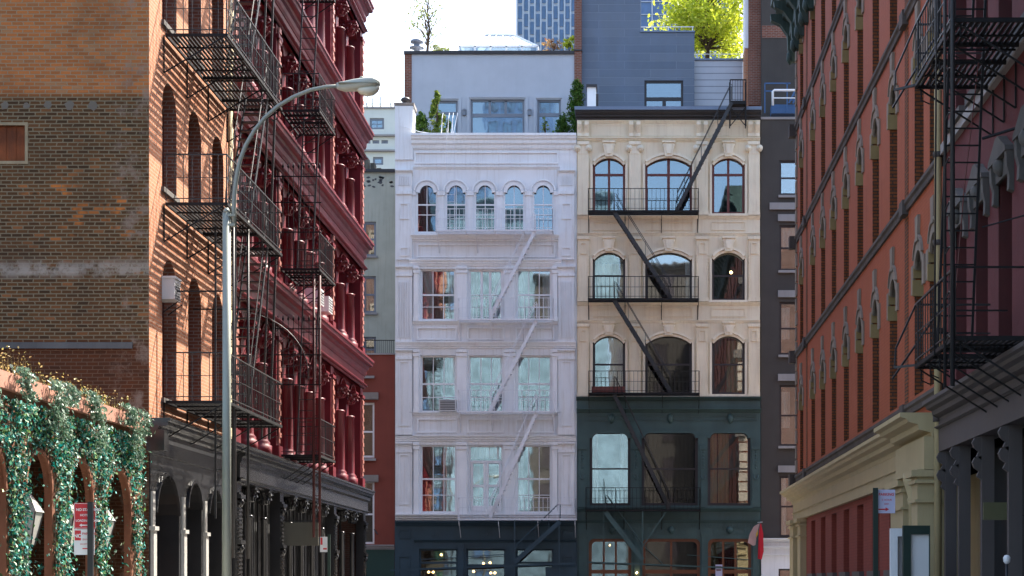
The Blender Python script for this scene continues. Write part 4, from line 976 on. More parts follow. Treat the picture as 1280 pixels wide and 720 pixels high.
for (x0, x1) in ((496, 515.5), (698, 718)):
    for (y0, y1, fl) in ((213, 325, 0), (333, 428, 1), (437, 545, 2), (553, 643, 2)):
        m = MB(F); m.pbox(x0, x1, y0, y1, -.02, .16)
        if fl == 1:
            for k in range(6):
                xx = x0 + 2.2 + k * (x1 - x0 - 4.4) / 5; m.pbox(xx - .6, xx + .6, y0 + 20, y1 - 5, .15, .21)
        elif fl == 2: m.pring(x0 + 3.5, x1 - 3.5, y0 + 15, y1 - 12, .05, .15, .21); m.pbox(x0 - .5, x1 + .5, y1 - 8, y1, .0, .22)
        else:
            m.pring(x0 + 4, x1 - 4, y0 + 42, y0 + 62, .05, .15, .21); m.pbox(x0, x1, y0 + 27, y0 + 31, .0, .24); m.pring(x0 + 4, x1 - 4, y1 - 15, y1 - 4, .05, .15, .2)
            for k in range(6): xx = x0 + 3 + k * (x1 - x0 - 6) / 5; m.pbox(xx - .6, xx + .6, y0 + 8, y0 + 20, .15, .21)
        m.pcornice(x0 - 1, x1 + 1, y0 + (1 if fl != 1 else 1), y0 + 7, .30, .0)
        if fl: 
            m.pbox(x0 - .6, x1 + .6, y0 + 10, y0 + 13, .0, .22)
        part('pilaster', m, 'white', wb)
for (y0, y1) in ((333, 402), (437, 516), (553, 643)):
    for (x0, x1) in ((571.5, 583.5), (631, 643.5), (517.5, 523.5), (691, 697)):
        m = MB(F); m.pbox(x0, x1, y0, y1, -.02, .14); m.pbox(x0 - 1, x1 + 1, y0 + 5, y0 + 9, .0, .19); m.pbox(x0 - .6, x1 + .6, y0 + 1, y0 + 4, .0, .23); m.pbox(x0 - .7, x1 + .7, y1 - 5, y1, .0, .17); part('pier', m, 'white_trim', wb)
for q in top5:
    m = MB(F); m.archband(q[2:], .15, -.02, .06); m.archband([(a, b) for a, b in inset(q, -.10)[2:]], .06, .05, .13); part('arch_moulding', m, 'white_trim', wb)
for x in (515.5, 551.8, 588, 624.4, 661, 697): 
    m = MB(F); m.pbox(x - 3.4, x + 3.4, 241, 292, -.02, .09); m.pbox(x - 4.6, x + 4.6, 240, 245, .0, .15); m.pbox(x - 4.2, x + 4.2, 286, 293, .0, .13); part('arcade_pier', m, 'white', wb)
mb = MB(F); mb.box(X(494.2), X(720.8), 0, Z(170), -3.0, -2.9); 
for y in (300, 425, 540, 650): mb.box(X(494.2), X(720.8), Z(y) - .3, Z(y), -2.9, -.36)
part('interior', mb, 'dim', wb)
part('roof', rawbox(X(494), X(721), 77.9, 92, Z(178) - .3, Z(178)), 'roof', wb)
part('side_wall', rawbox(X(494), X(494) + .3, 77.86, 92, 0, Z(178) - .31), 'white', wb)
# teal shopfront
mb = MB(F); so = [rectp(X(524), X(572), .6, Z(686)), rectp(X(583), X(632), .1, Z(686)), rectp(X(645), X(692), .6, Z(686))]
mb.panel(rectp(X(493.6), X(721), 0, Z(651.5)), so, -.4, .05)
mb.pcornice(495, 720.5, 652, 658, .34); mb.pcornice(518, 720, 674, 679, .2)
for x0 in (496, 699): mb.pring(x0 + 2, x0 + 17, 662, 673, .04, .04, .09); mb.pring(x0 + 2, x0 + 17, 695, 760, .04, .04, .09)
for x in (576.5, 640): mb.pbox(x - 3.5, x + 3.5, 679, 790, .0, .14)
for x in (542, 606, 667): mb.pbox(x - 3, x + 3, 666, 669, .04, .12)
part('storefront', mb, 'teal_store', wb)
for q in so: window(wb, F, q, -.1, 'teal_store', 'glass_dark', .07, (), ((.78, .09),), .04)
# ground-floor lamps inside
for k, (x, y) in enumerate(((548, 693), (601, 704), (609, 703), (532, 715), (537, 715), (610, 716), (616, 716), (654, 691), (588, 714))):
    m = MB(F); m.lathe(X(x), -1.2 - (k % 3) * .2, [(.01, Z(y) - .05), (.055, Z(y) - .02), (.055, Z(y) + .02), (.01, Z(y) + .06)], 8)
    lab = ['warm bulb high in the left teal shop window', 'warm bulb, left of the pair in the middle teal shop window', 'warm bulb, right of the pair in the middle teal shop window', 'low warm bulb at the left of the left teal shop window', 'low warm bulb beside the leftmost one in the left teal shop window', 'low warm bulb in the middle teal shop window, left of two', 'low warm bulb in the middle teal shop window, right of two', 'small bulb behind the white stair in the right teal shop window', 'low warm bulb at the left edge of the middle teal shop window'][k]
    t = thing('pendant_bulb', lab, 'lamp', F.pt(X(x), Z(y), -1.2 - (k % 3) * .2), 'warm bulbs in the teal shop')
    part('bulb', m, 'bulb', t); m = MB(F); m.bar((X(x), Z(y) + .06, -1.2 - (k % 3) * .2), (X(x), Z(656), -1.2 - (k % 3) * .2), .006); part('cord', m, 'post_black', t)
ac = thing('air_conditioner', 'grey window air conditioner in the white building third-floor left window', 'air conditioner', F.pt(X(560), Z(515), 0))
m = MB(F); m.pbox(549.5, 571, 500, 515, -.2, .30); part('casing', m, 'ac_white', ac)
m = MB(F)
for k in range(6): m.pbox(551, 569.5, 501.5 + k * 2.1, 502.8 + k * 2.1, .30, .31)
part('grille', m, 'ac_grille', ac)
vent = thing('roof_vent', 'small dark turbine vent on the white corner parapet', 'roof vent', F.pt(X(505.5), Z(129), -.4))
m = MB(F); m.lathe(X(505.5), -.4, [(.09, Z(129.5)), (.09, Z(126))], 12); part('neck', m, 'grey_frame', vent)
m = MB(F); m.lathe(X(505.5), -.4, [(.1, Z(126)), (.19, Z(123.5)), (.21, Z(121.5)), (.16, Z(119.4)), (.05, Z(118.4))], 14); part('turbine', m, 'coping_dark', vent)

# white fire escape
wf = thing('fire_escape', 'white painted fire escape zigzagging down the white building', 'fire escape', F.pt(X(632), Z(650), .6))
for (x0, x1, y) in ((548, 692, 292.5), (575, 692.5, 402.5), (575, 693.5, 516.5), (575, 721, 649)):
    platform(wf, F, X(x0), X(x1), Z(y), 1.0, 'white_iron', .11, .04, brk=[X(x0) + (X(x1) - X(x0)) * i / 3 + .04 for i in range(3)] + [X(x1) - .05], d0=.3)
    railing(wf, F, X(x0), X(x1), Z(y), 1.0, 'white_iron', .86, .19, .012, d0=.3, rr=.016)
for (xa, ya, xb, yb) in ((670, 294, 614, 401), (672, 404, 614, 516), (672, 518, 614, 648)): stair(wf, F, X(xa), Z(ya), X(xb), Z(yb), .45, .92, 'white_iron', .22, .065, .85)
ladder(wf, F, (X(565), Z(166), .75), (X(565), Z(292), .55), (1, 0, 0), .32, 'white_iron', .3, .010)
m = MB(F)
for x in (552, 560, 565): m.tube([(X(x), Z(170), .1), (X(x + 1.5), Z(150), .3), (X(x + 2), Z(142), .1)], .018, 5)
m.tube([(X(500), Z(158), .2), (X(525), Z(166), .2), (X(546), Z(169), .2)], .012, 5); m.bar((X(572), Z(141), 0), (X(567), Z(170), .2), .02); part('roof_hooks', m, 'white_iron', wf)
tf = thing('fire_escape_stair', 'dark teal counterweighted stair below the white fire escape', 'stair', F.pt(X(672), Z(700), .7))
stair(tf, F, X(701), Z(653), X(645), Z(703), .5, 1.0, 'teal_store', .2, .09, .8)
m = MB(F)
for x in (645, 700): m.bar((X(x), Z(650), .98), (X(x), Z(722), .98), .03)
part('posts', m, 'teal_store', tf)
m = MB(F); m.bar((X(492), Z(713), 1.0), (X(720), Z(704.5), 1.0), .055); m.bar((X(526), Z(700), .9), (X(640), Z(693), .9), .02); part('balance_beam', m, 'teal_store', tf)
m = MB(F); m.pbox(683, 722, 709, 722, .5, .9); part('weight', m, 'teal_store', tf)

# ------------------------------------------------------------------ grey penthouse
fp = MID(81.5); X = lambda x: px(fp, x); Z = lambda y: pz(fp, y)
ph = thing('rooftop_penthouse', 'pale grey-blue rendered penthouse set back on the white building roof', 'penthouse', (X(610), 84, Z(180)))
wr = [rectp(X(545), X(572), 15, Z(125.5)), rectp(X(588), X(655.5), 15, Z(124)), rectp(X(671.5), X(701), 15, Z(124.5))]
wr = [[(a, max(b, Z(176))) for a, b in q] for q in wr]
mb = MB(fp); mb.panel(rectp(X(514.5), X(718), Z(180), Z(68)), wr, -.3, 0)
for q in wr: mb.ring(q[0][0] - .16, q[1][0] + .16, q[0][1] - .1, q[2][1] + .16, .10, -.02, .05)
part('wall', mb, 'grey_render', ph)
window(ph, fp, wr[0], -.1, 'grey_frame', 'glass_sky', .09, (), ((.72, .12),))
window(ph, fp, wr[1], -.1, 'grey_frame', 'glass_sky', .09, (), ((.64, .16),), label='wide picture window of the penthouse')
m = MB(fp)
for x in (612, 632): m.pbox(x - 1.5, x + 1.5, 125, 141.5, -.19, -.1)
part('transom_bar', m, 'grey_frame', ph)
window(ph, fp, wr[2], -.1, 'grey_frame', 'glass_sky', .09, (), ((.66, .16),))
m = MB(fp); m.pbox(545, 718, 64, 68, -.4, .1); m.pbox(505, 545.1, 64.2, 68, -.4, .09); part('coping', m, 'coping_dark', ph)
m = MB(fp); m.pbox(505.5, 514.6, 68, 180, -.45, .03); m.m = 0; part('brick_edge', m, 'red_brick', ph)
part('body', rawbox(X(514.5), X(718), 81.9, 92, Z(180), Z(69)), 'grey_render', ph)
for k, x in enumerate((580.5, 662)):
    t = thing('wall_light', ['small grey wall light left of the penthouse picture window', 'small grey wall light right of the penthouse picture window'][k], 'wall light', fp.pt(X(x), Z(142), 0), 'wall lights on the penthouse')
    m = MB(fp); m.pbox(x - 2, x + 2, 138.5, 144.5, -.01, .14); m.lathe(X(x), .08, [(.10, Z(138.5)), (.07, Z(137)), (.02, Z(136.4))], 8); part('shade', m, 'grey_frame', t)
# greenhouse skylight
fs = MID(84); X = lambda x: px(fs, x); Z = lambda y: pz(fs, y)
sk = thing('skylight', 'hipped glass skylight on the penthouse roof', 'skylight', (X(623), 86, Z(68)))
def hip(m, grow=0):
    a, b, c, d = X(574), X(672), X(603), X(640); v0, v1, v2 = Z(66), Z(58), Z(31)
    return [(a, v0, 0), (b, v0, 0), (b, v0, -5), (a, v0, -5), (a, v1, 0), (b, v1, 0), (b, v1, -5), (a, v1, -5), (c, v2, -1.6), (d, v2, -1.6), (d, v2, -3.4), (c, v2, -3.4)]
m = MB(fs); P = hip(m); m._add(P, [(0, 1, 5, 4), (1, 2, 6, 5), (2, 3, 7, 6), (3, 0, 4, 7), (4, 5, 9, 8), (5, 6, 10, 9), (6, 7, 11, 10), (7, 4, 8, 11), (8, 9, 10, 11)]); part('glazing', m, 'glass_clear', sk)
m = MB(fs)
for a, b in ((0, 4), (1, 5), (4, 5), (0, 1), (4, 8), (5, 9), (8, 9), (4, 7), (5, 6), (7, 6), (8, 11), (9, 10), (10, 11), (7, 11), (6, 10), (2, 6), (3, 7)): m.bar(P[a], P[b], .06)
for k in range(1, 5):
    t_ = k / 5; u = P[4][0] + (P[5][0] - P[4][0]) * t_; m.bar((u, P[4][1], 0), (P[8][0] + (P[9][0] - P[8][0]) * t_, P[8][1], -1.6), .03); m.bar((u, P[0][1], 0), (u, P[4][1], 0), .06)
part('glazing_bars', m, 'white_trim', sk)
m = MB(fs); m.pbox(573, 673, 65.5, 69, -5, .1); part('kerb', m, 'grey_frame', sk)
cp = thing('chimney_cowl', 'grey double-domed chimney cowl on the penthouse roof, beside the bare tree', 'chimney', fs.pt(X(521), Z(66), -1))
m = MB(fs); c = X(521); m.lathe(c, 0, [(.14, Z(66)), (.14, Z(61)), (.34, Z(60.5)), (.34, Z(59.5)), (.14, Z(58.5)), (.14, Z(54)), (.3, Z(53.5)), (.27, Z(50.5)), (.05, Z(48.5))], 12); part('cowl', m, 'grey_frame', cp)
m = MB(fs)
for k in range(4): m.bar((c - .3 + .2 * k, Z(66), .1), (c - .25 + .17 * k, Z(52), .1), .015)
part('stays', m, 'grey_frame', cp)

# ------------------------------------------------------------------ plants
W0 = Fr((0, 0, 0), (1, 0, 0), (0, 1, 0))
def conifer(label, f, x, y0, y1, wpx, n, mat, size, droop=.0, bare=.0, cat='tree', name='conifer_tree', d=0, power=.8):
    X = px(f, x); z0 = pz(f, y1); z1 = pz(f, y0); h = z1 - z0; r = wpx * f.s / 2; base = f.pt(X, z0, d)
    t = thing(name, label, cat, base)
    m = MB(W0); m.tube([(base.x, z0, base.y), (base.x + .02, z0 + h * .5, base.y), (base.x, z1 - .05, base.y)], .05 + h * .012, 6, .01); part('trunk', m, 'bark', t)
    m = MB(W0); pts = []; nb = 46 if mat == 'pine' else 170
    brs = [(rnd.random() ** .8, rnd.uniform(0, 6.28), rnd.uniform(.6, 1.1)) for _ in range(nb)]
    for _ in range(n):
        q, a, s_ = rnd.choice(brs); hh = bare + (1 - bare) * q; R_ = r * (1 - q) ** power * s_ + .05; k = rnd.random() ** .6
        p = Vector((math.cos(a + rnd.gauss(0, .18)) * R_ * k, math.sin(a + rnd.gauss(0, .18)) * R_ * k, h * hh + rnd.gauss(0, .07) - droop * k)); pts.append(base + p)
    m.leaves(pts, size, .4, None, .4); part('crown', m, mat, t); return t
fq = MID(79.2)
conifer('pointed light green fir tree at the left of the penthouse terrace', fq, 546, 116, 176, 34, 1500, 'pine', .17, .0)
conifer('low dark hedge conifer left of the light green fir tree', fq, 526, 141, 176, 30, 1500, 'cypress', .12, power=.5, name='shrub', cat='shrub')
conifer('tall dark cypress between the white and cream buildings', fq, 721, 103, 172, 30, 3400, 'cypress', .12, power=.35)
conifer('short bushy conifer at the foot of the tall cypress', fq, 703, 146, 178, 24, 1500, 'cypress', .12, power=.45, name='shrub', cat='shrub')
conifer('small spindly plant before the right penthouse window', fq, 681, 148, 176, 12, 90, 'pine', .13, name='shrub', cat='shrub')
def loose_tree(label, f, x, y0, y1, wpx, n, mat, size, trunkr=.06, clumps=26, spread=.55, d=0, name='tree', low=.25):
    X = px(f, x); z0 = pz(f, y1); z1 = pz(f, y0); h = z1 - z0; r = wpx * f.s / 2; base = f.pt(X, z0, d)
    t = thing(name, label, 'tree', base); m = MB(W0); m.tube([(base.x, z0, base.y), (base.x + .1, z0 + h * .45, base.y), (base.x - .05, z0 + h * .9, base.y)], trunkr, 7, .015)
    cl = []
    for k in range(clumps):
        a = rnd.uniform(0, 6.28); q = rnd.uniform(low, 1); rr = r * math.sin(min(1, (1.15 - q) * 1.7) * 1.57) * rnd.uniform(.3, 1); c = base + Vector((math.cos(a) * rr, math.sin(a) * rr, h * q)); cl.append(c)
        s = base + Vector((0, 0, h * max(.12, q - .28))); m.tube([(s.x, s.z, s.y), ((s.x + c.x) / 2, (s.z + c.z) / 2 + .1, (s.y + c.y) / 2), (c.x, c.z, c.y)], trunkr * .35, 5, .008)
    part('trunk', m, 'bark', t); m = MB(W0); pts = []
    for _ in range(n): c = rnd.choice(cl); s_ = spread * r * .42; pts.append(c + Vector((rnd.gauss(0, s_), rnd.gauss(0, s_), rnd.gauss(0, s_ * .55))))
    m.leaves(pts, size, .4, None, .6); part('crown', m, mat, t); return t
loose_tree('thin bare-branched tree with sparse leaves on the penthouse roof', MID(86), 534, -6, 66, 52, 420, 'thin_leaf', .13, .07, 34, .5)
loose_tree('bushy little roof shrub left of the tower base', MID(86), 550, 58, 68, 22, 260, 'thin_leaf', .12, .03, 8, name='shrub')
loose_tree('reddish roof shrub in front of the pale office tower', MID(86), 690, 50, 68, 22, 260, 'red_leaf', .12, .03, 10, name='shrub')
loose_tree('small lime roof shrub against the brick chimney pier', MID(86), 711, 44, 67, 16, 200, 'lime_leaf', .16, .03, 8, name='shrub')
loose_tree('glowing lime-green tree above the slate penthouse', MID(92), 884, -34, 74, 118, 9500, 'lime_leaf', .20, .12, 80, .42, low=.12)

# ------------------------------------------------------------------ far towers
ft = MID(230); X = lambda x: px(ft, x); Z = lambda y: pz(ft, y)
tw = thing('office_tower', 'pale office tower with vertical strips of blue windows far behind', 'tower', (X(682), 240, 0))
m = MB(ft); m.box(X(645), X(760), 0, Z(-90), -25, 0); part('body', m, 'tower_white', tw)
lm = MB(ft.local()); lm.box(0, 4.6 * ft.s, 0, 15.5 * ft.s, -.05, .05); wme = lm.mesh('window', 'tower_glass')
for r_ in range(5):
    for c_ in range(10): shared('window', wme, tw, ft.pt(X(648 + c_ * 7.4), Z(12 + r_ * 19.5 + (9.7 if c_ % 2 else 0) - 8), .06))
m = MB(ft)
for c_ in range(11): m.pbox(646 + c_ * 7.4, 647.2 + c_ * 7.4, -90, 110, 0, .5)
part('mullion', m, 'tower_white', tw)
fg2 = MID(200); X = lambda x: px(fg2, x); Z = lambda y: pz(fg2, y)
gt = thing('glass_tower', 'blue glazed tower with thin white mullions behind the lime tree', 'tower', (X(860), 210, 0))
m = MB(fg2); m.box(X(795), X(922), 0, Z(-60), -20, 0); part('curtain_wall', m, 'curtain_wall', gt)
m = MB(fg2)
for k in range(9): m.pbox(800 + k * 14.5, 801.2 + k * 14.5, -60, 90, 0, .3)
for k in range(8): m.pbox(795, 922, -30 + k * 16, -29.2 + k * 16, 0, .15)
part('mullion', m, 'tower_white', gt)
# ================================================================== CREAM-YELLOW BUILDING
F = f0; X = lambda x: px(F, x); Z = lambda y: pz(F, y); S = F.s
yb = thing('cream_yellow_building', 'cream-yellow building with segmental arched windows above a bottle-green lower front', 'building', (X(836), 80, 0))
cols = [(741, 781.5), (806.5, 865), (890, 931)]
def seg(a, b, y1, y0, ri): return arch(X(a), X(b), Z(y1), Z(y0 + ri), ri * S, 10)
r1 = [seg(a, b, 267.5, 195, 10) for a, b in cols]; r2 = [seg(a, b, 375.5, 313, 10) for a, b in cols]; r3 = [seg(a, b, 493, 417.5, 10) for a, b in cols]
gcols = [(737, 788), (802, 872.5), (884.5, 938)]
r4 = [rounded(X(a), X(b), Z(632), Z(538), .32) for a, b in gcols]
mb = MB(F); mb.panel(rectp(X(721.3), X(950), Z(497), Z(150)), r1 + r2 + r3, -.35, 0); part('upper_wall', mb, 'yellow', yb)
mb = MB(F); mb.panel(rectp(X(721.3), X(950.5), Z(640), Z(497)), r4, -.35, .06); part('green_wall', mb, 'green', yb)
for i, q in enumerate(r1): window(yb, F, q, -.1, 'mahogany', 'glass_sky', .10, (.5,), ((.70, .10),), .10 if i != 1 else .12, curtain=((0, .3, .7, 0),) if i == 2 else None, cmat='blind')
for i, q in enumerate(r2): window(yb, F, q, -.12, 'brown_frame', 'glass', .09, (), ((.5, .07),), curtain=((.0, .98, .75, .0),) if i == 0 else ((.86, .98, .8, 0),) if i == 1 else None, cmat='blind' if i == 0 else 'curtain')
for i, q in enumerate(r3): window(yb, F, q, -.12, 'brown_frame', 'glass' if i != 1 else 'glass_dark', .10, (), ((.5, .07),), curtain=[((.5, .98, .95, 0),), ((.05, .95, .85, 0),), ((.45, .9, .9, 0),)][i], cmat=['curtain', 'purple_drape', 'blind'][i])
for i, q in enumerate(r4): window(yb, F, q, -.08, 'brown_frame', 'glass' if i != 1 else 'glass_dark', .11, (), ((.49, .06),), curtain=[((.75, .95, .97, 0), (.05, .2, .97, 0)), ((.05, .95, .92, 0),), ((.04, .22, .97, 0), (.25, .5, .97, 0))][i], cmat=['curtain', 'dim', 'blind'][i])
# coping, frieze
m = MB(F); m.pbox(718.5, 951, 137, 141, -.6, .55); part('roof_flashing', m, 'coping_blue', yb)
m = MB(F); m.cornice(X(719.5), X(950.5), Z(141), 10 * S, .46); part('roof_cornice', m, 'coping_dark', yb)
m = MB(F); m.pcornice(721.5, 950, 173, 177.5, .2); m.pring(739, 782, 156, 170, .035, -.02, .03); m.pring(803, 867, 156, 170, .035, -.02, .03); m.pring(886, 931, 156, 170, .035, -.02, .03)
m.pcornice(721.5, 950, 151, 155, .14)
for (a, b) in ((270, 274), (378, 382)): m.pcornice(721.5, 950, a, b, .14)
for (a, b) in ((291, 295), (400, 404)): m.pcornice(721.5, 950, a, b, .09)
part('string_courses', m, 'yellow_trim', yb)
for x in (729, 793.5, 877.5, 942):
    m = MB(F)
    for dx in (-4.5, 4.5): m.prof([(-.02, Z(154)), (.34, Z(154)), (.34, Z(158)), (.24, Z(162)), (.12, Z(167)), (.14, Z(171)), (.06, Z(173)), (-.02, Z(173))], X(x + dx - 2.6), X(x + dx + 2.6))
    m.pbox(x - 1.9, x + 1.9, 155, 171, -.02, .08); part('frieze_bracket', m, 'yellow_trim', yb)
    m = MB(F); m.pbox(x - 7.5, x + 7.5, 178, 182, -.02, .22); m.pbox(x - 6, x + 6, 182, 193, -.02, .14)
    for dx in (-7, 7):
        m.tube([(X(x + dx), Z(186), -.02), (X(x + dx), Z(186), .2)], 4.2 * S, 12); m.tube([(X(x + dx), Z(186), .2), (X(x + dx), Z(186), .23)], 2 * S, 10)
    part('scroll_capital', m, 'yellow_trim', yb)
for x0, x1 in ((722.5, 736), (786.5, 801), (870.5, 885), (935.5, 949)):
    for (y0, y1) in ((193, 269.5), (296, 377.5), (405, 496)):
        m = MB(F); m.pbox(x0, x1, y0, y1, -.02, .12); m.pbox(x0 - .8, x1 + .8, y1 - 5, y1, .0, .18); 
        if y0 > 200:
            m.pbox(x0 - .8, x1 + .8, y0, y0 + 4, .0, .2); m.pring(x0 + 3, x1 - 3, y0 + 8, y0 + 22, .04, .11, .17)
            for dx in (x0 + .3, x1 - .3):
                for k in range(13): m.pbox(dx - .7, dx + .7, y0 + 22 + k * 4.2, y0 + 24.2 + k * 4.2, .11, .17)
        part('pilaster', m, 'yellow', yb)
for (row, ky, y0) in ((r1, 178, 195), (r2, 297, 313), (r3, 403, 417.5)):
    for q in row:
        m = MB(F); m.archband(q[2:], .10, -.02, .13); m.archband([(a, b + .12) for a, b in q[2:]], .10, -.02, .20)
        u0, u1 = q[0][0], q[1][0]; vs = q[2][1]
        for a, b in ((u0 - .10, u0 - .005), (u1 + .005, u1 + .10)): m.box(a, b, q[0][1], vs - .01, -.02, .09)
        m.box(u0 - .14, u1 + .14, q[0][1] - .10, q[0][1] - .003, -.02, .16)
        part('window_hood', m, 'yellow_trim', yb)
        c = (u0 + u1) / 2; m = MB(F); w0, w1 = 4.4 * S, 7.4 * S
        m.poly([(c - w0, Z(y0 + 2)), (c + w0, Z(y0 + 2)), (c + w1, Z(ky + 2)), (c - w1, Z(ky + 2))], -.02, .26); m.poly([(c - w0 * .5, Z(y0 - 1)), (c + w0 * .5, Z(y0 - 1)), (c + w1 * .55, Z(ky + 4)), (c - w1 * .55, Z(ky + 4))], .25, .32)
        m.box(c - w1 * 1.1, c + w1 * 1.1, Z(ky + 2), Z(ky), -.02, .34)
        for sg in (-1, 1): m.tube([(c + sg * w1 * .8, Z(ky + 5), .18), (c + sg * w1 * .8, Z(ky + 5), .25)], 2 * S, 10)
        part('keystone', m, 'yellow_trim', yb)
for (a, b) in ((741, 782), (806, 866), (889, 932)):
    for y in (277, 385): m = MB(F); m.pring(a, b, y, y + 11, .04, -.02, .04); part('apron_panel', m, 'yellow', yb)
m = MB(F); m.pcornice(720.5, 951, 497, 501, .3); m.pbox(721.5, 950.3, 502, 511.5, .05, .12); m.pcornice(721, 951, 511.5, 516.5, .34); m.pcornice(721, 951, 635, 640, .3)
for (a, b) in ((733, 795), (800, 875), (880, 945)): 
    m.pring(a, b, 520, 526, .03, .05, .10); m.lathe(X((a + b) / 2), .1, [(.01, Z(530)), (.1, Z(527)), (.14, Z(523)), (.1, Z(519)), (.01, Z(517))], 10)
part('green_string_courses', m, 'green', yb)
for x0, x1 in ((723, 733), (791, 799), (876, 882), (940, 949)):
    m = MB(F); m.pbox(x0, x1, 556, 634, .05, .12); m.pbox(x0 - 1, x1 + 1, 558, 562, .06, .18); m.pbox(x0 - 1, x1 + 1, 626, 634, .06, .18); c = (x0 + x1) / 2
    for k in range(6): m.lathe(X(c), .12, [(.01, Z(565 + k * 4) - .04), (.05, Z(565 + k * 4)), (.01, Z(565 + k * 4) + .04)], 8)
    m.tube([(X(c - 3), Z(594), .13), (X(c - 2), Z(598), .15), (X(c), Z(600), .16), (X(c + 2), Z(598), .15), (X(c + 3), Z(594), .13)], .025, 6); part('green_pilaster', m, 'green', yb)
for i, q in enumerate(r4):
    m = MB(F); m.archband(q[2:], .12, .05, .14); u0, u1 = q[0][0], q[1][0]; part('green_hood', m, 'green', yb); m = MB(F); m.box(u0 - .1, u1 + .1, q[0][1] - .1, q[0][1] - .003, .05, .2); part('green_sill', m, 'green', yb)
# shopfront
so = [rounded(X(a), X(b), .1, Z(673.5), .22) for a, b in ((736, 789), (803, 875), (885, 939))]
mb = MB(F); mb.panel(rectp(X(721.3), X(950.5), 0, Z(640)), so, -.35, .03)
mb.pcornice(721.3, 950.4, 650, 654, .16)
for k in range(52): mb.pbox(737 + k * 4.05, 739 + k * 4.05, 655, 658.5, .02, .07)
for x0, x1 in ((724, 733), (793, 800), (877, 883), (941, 948)): mb.pbox(x0, x1, 668, 790, .02, .1); mb.pbox(x0 - 1, x1 + 1, 665, 669, .02, .14)
for x in (765, 839, 912): mb.lathe(X(x), .05, [(.01, Z(668)), (.12, Z(665)), (.15, Z(662)), (.1, Z(659)), (.01, Z(657.5))], 10); mb.pring(x - 20, x + 20, 660, 667, .03, .02, .06)
part('storefront', mb, 'green', yb)
for i, q in enumerate(so):
    window(yb, F, q, -.06, 'orange_wood', 'glass_dark', .12, (.33, .66) if i != 1 else (.5,), ((.60, .16),), .09)
for k, (x, y, l) in enumerate(((762, 681, 'white bulb in the left orange-framed shop window'), (796, 716, 'warm bulb in the dark gap left of the middle orange-framed door'))):
    t = thing('pendant_bulb', l, 'lamp', F.pt(X(x), Z(y), -.8), 'bulbs in the green shopfront'); dd = -.8 if k == 0 else .2
    m = MB(F); m.lathe(X(x), dd, [(.01, Z(y) - .04), (.04, Z(y)), (.01, Z(y) + .04)], 8); part('bulb', m, 'bulb', t)
mb = MB(F); mb.box(X(721.5), X(949.8), 0, Z(152), -3.2, -3.1)
for y in (280, 390, 505, 645): mb.box(X(721.5), X(949.8), Z(y) - .3, Z(y), -3.1, -.36)
part('interior', mb, 'dim', yb)
for k, (x, y) in enumerate(((855, 466), (923, 454), (916, 334))):
    t = thing('room_lamp', ['orange lamp glowing in the dark third-row middle window', 'warm lamp in the third-row right arched window', 'pale lamp in the second-row right arched window'][k], 'lamp', F.pt(X(x), Z(y), -1.2))
    m = MB(F)
    if k < 2: m.lathe(X(x), -1.1, [(.02, Z(y) - .09), (.09, Z(y) - .05), (.05, Z(y) + .03)], 8); part('shade', m, 'neon', t)
    else: m.lathe(X(x), -1.3, [(.03, Z(y) - .05), (.05, Z(y)), (.03, Z(y) + .05)], 8); part('bulb', m, 'bulb', t)
part('roof', rawbox(X(721.3), X(950), 77.9, 81.4, Z(146) - .2, Z(146)), 'roof', yb)
part('side_wall', rawbox(X(950) - .3, X(950) - .001, 77.86, 92, 0, Z(151)), 'taupe', yb)
# black fire escape
bf = thing('fire_escape', 'black iron fire escape zigzagging down the cream-yellow building', 'fire escape', F.pt(X(804), Z(640), .6))
for (x0, x1, y) in ((736, 872, 269), (736, 872, 377.5), (736.5, 873, 494), (733, 874, 638)):
    platform(bf, F, X(x0), X(x1), Z(y), 1.05, 'escape_black', .11, .045, brk=[X(x0) + (X(x1) - X(x0)) * i / 3 for i in range(4)], d0=.3)
    railing(bf, F, X(x0), X(x1), Z(y), 1.05, 'escape_black', .90, .17, .010, d0=.3, rr=.018)
for (xa, ya, xb, yb_) in ((768, 270, 838, 377), (768, 379, 838, 493), (768, 496, 836, 637)): stair(bf, F, X(xa), Z(ya), X(xb), Z(yb_), .45, .95, 'escape_grey', .22, .075, .85)
# roof stair over the cornice
stair(bf, F, X(913), Z(136), X(845), Z(269), .62, 1.05, 'escape_grey', .22, .07, .85)
m = MB(F); 
for x in (911, 930.5):
    m.bar((X(x), Z(108), .62), (X(x), Z(165), .62), .03); m.bar((X(x), Z(108), 1.02), (X(x), Z(165), 1.02), .03)
m.bar((X(911), Z(140), .82), (X(931), Z(164), .82), .025); m.bar((X(931), Z(140), .82), (X(911), Z(164), .82), .025)
m.bar((X(911), Z(108), 1.02), (X(930.5), Z(108), 1.02), .03); m.pbox(911, 931, 134, 138, .5, 1.05)
for k in range(5): m.bar((X(914 + k * 3.2), Z(108), 1.02), (X(914 + k * 3.2), Z(134), 1.02), .01)
part('roof_landing', m, 'escape_black', bf)
stair(bf, F, X(757), Z(641), X(803), Z(700), .45, 1.0, 'green', .2, .10, .8)
m = MB(F); m.bar((X(803), Z(640), 1.0), (X(803), Z(706), 1.0), .035); m.bar((X(832), Z(641), 1.0), (X(804), Z(682), 1.0), .03); m.bar((X(755), Z(600), 1.0), (X(755), Z(695), 1.0), .015)
m.bar((X(733), Z(703), 1.0), (X(942), Z(711), 1.0), .045); m.bar((X(858), Z(694), .9), (X(935), Z(700), .9), .02); m.bar((X(796), Z(675), .9), (X(828), Z(705), .9), .02)
part('lower_struts', m, 'green', bf)
m = MB(F); m.pbox(740, 781, 486, 493, .35, .95); part('stored_planks', m, 'mahogany', bf)
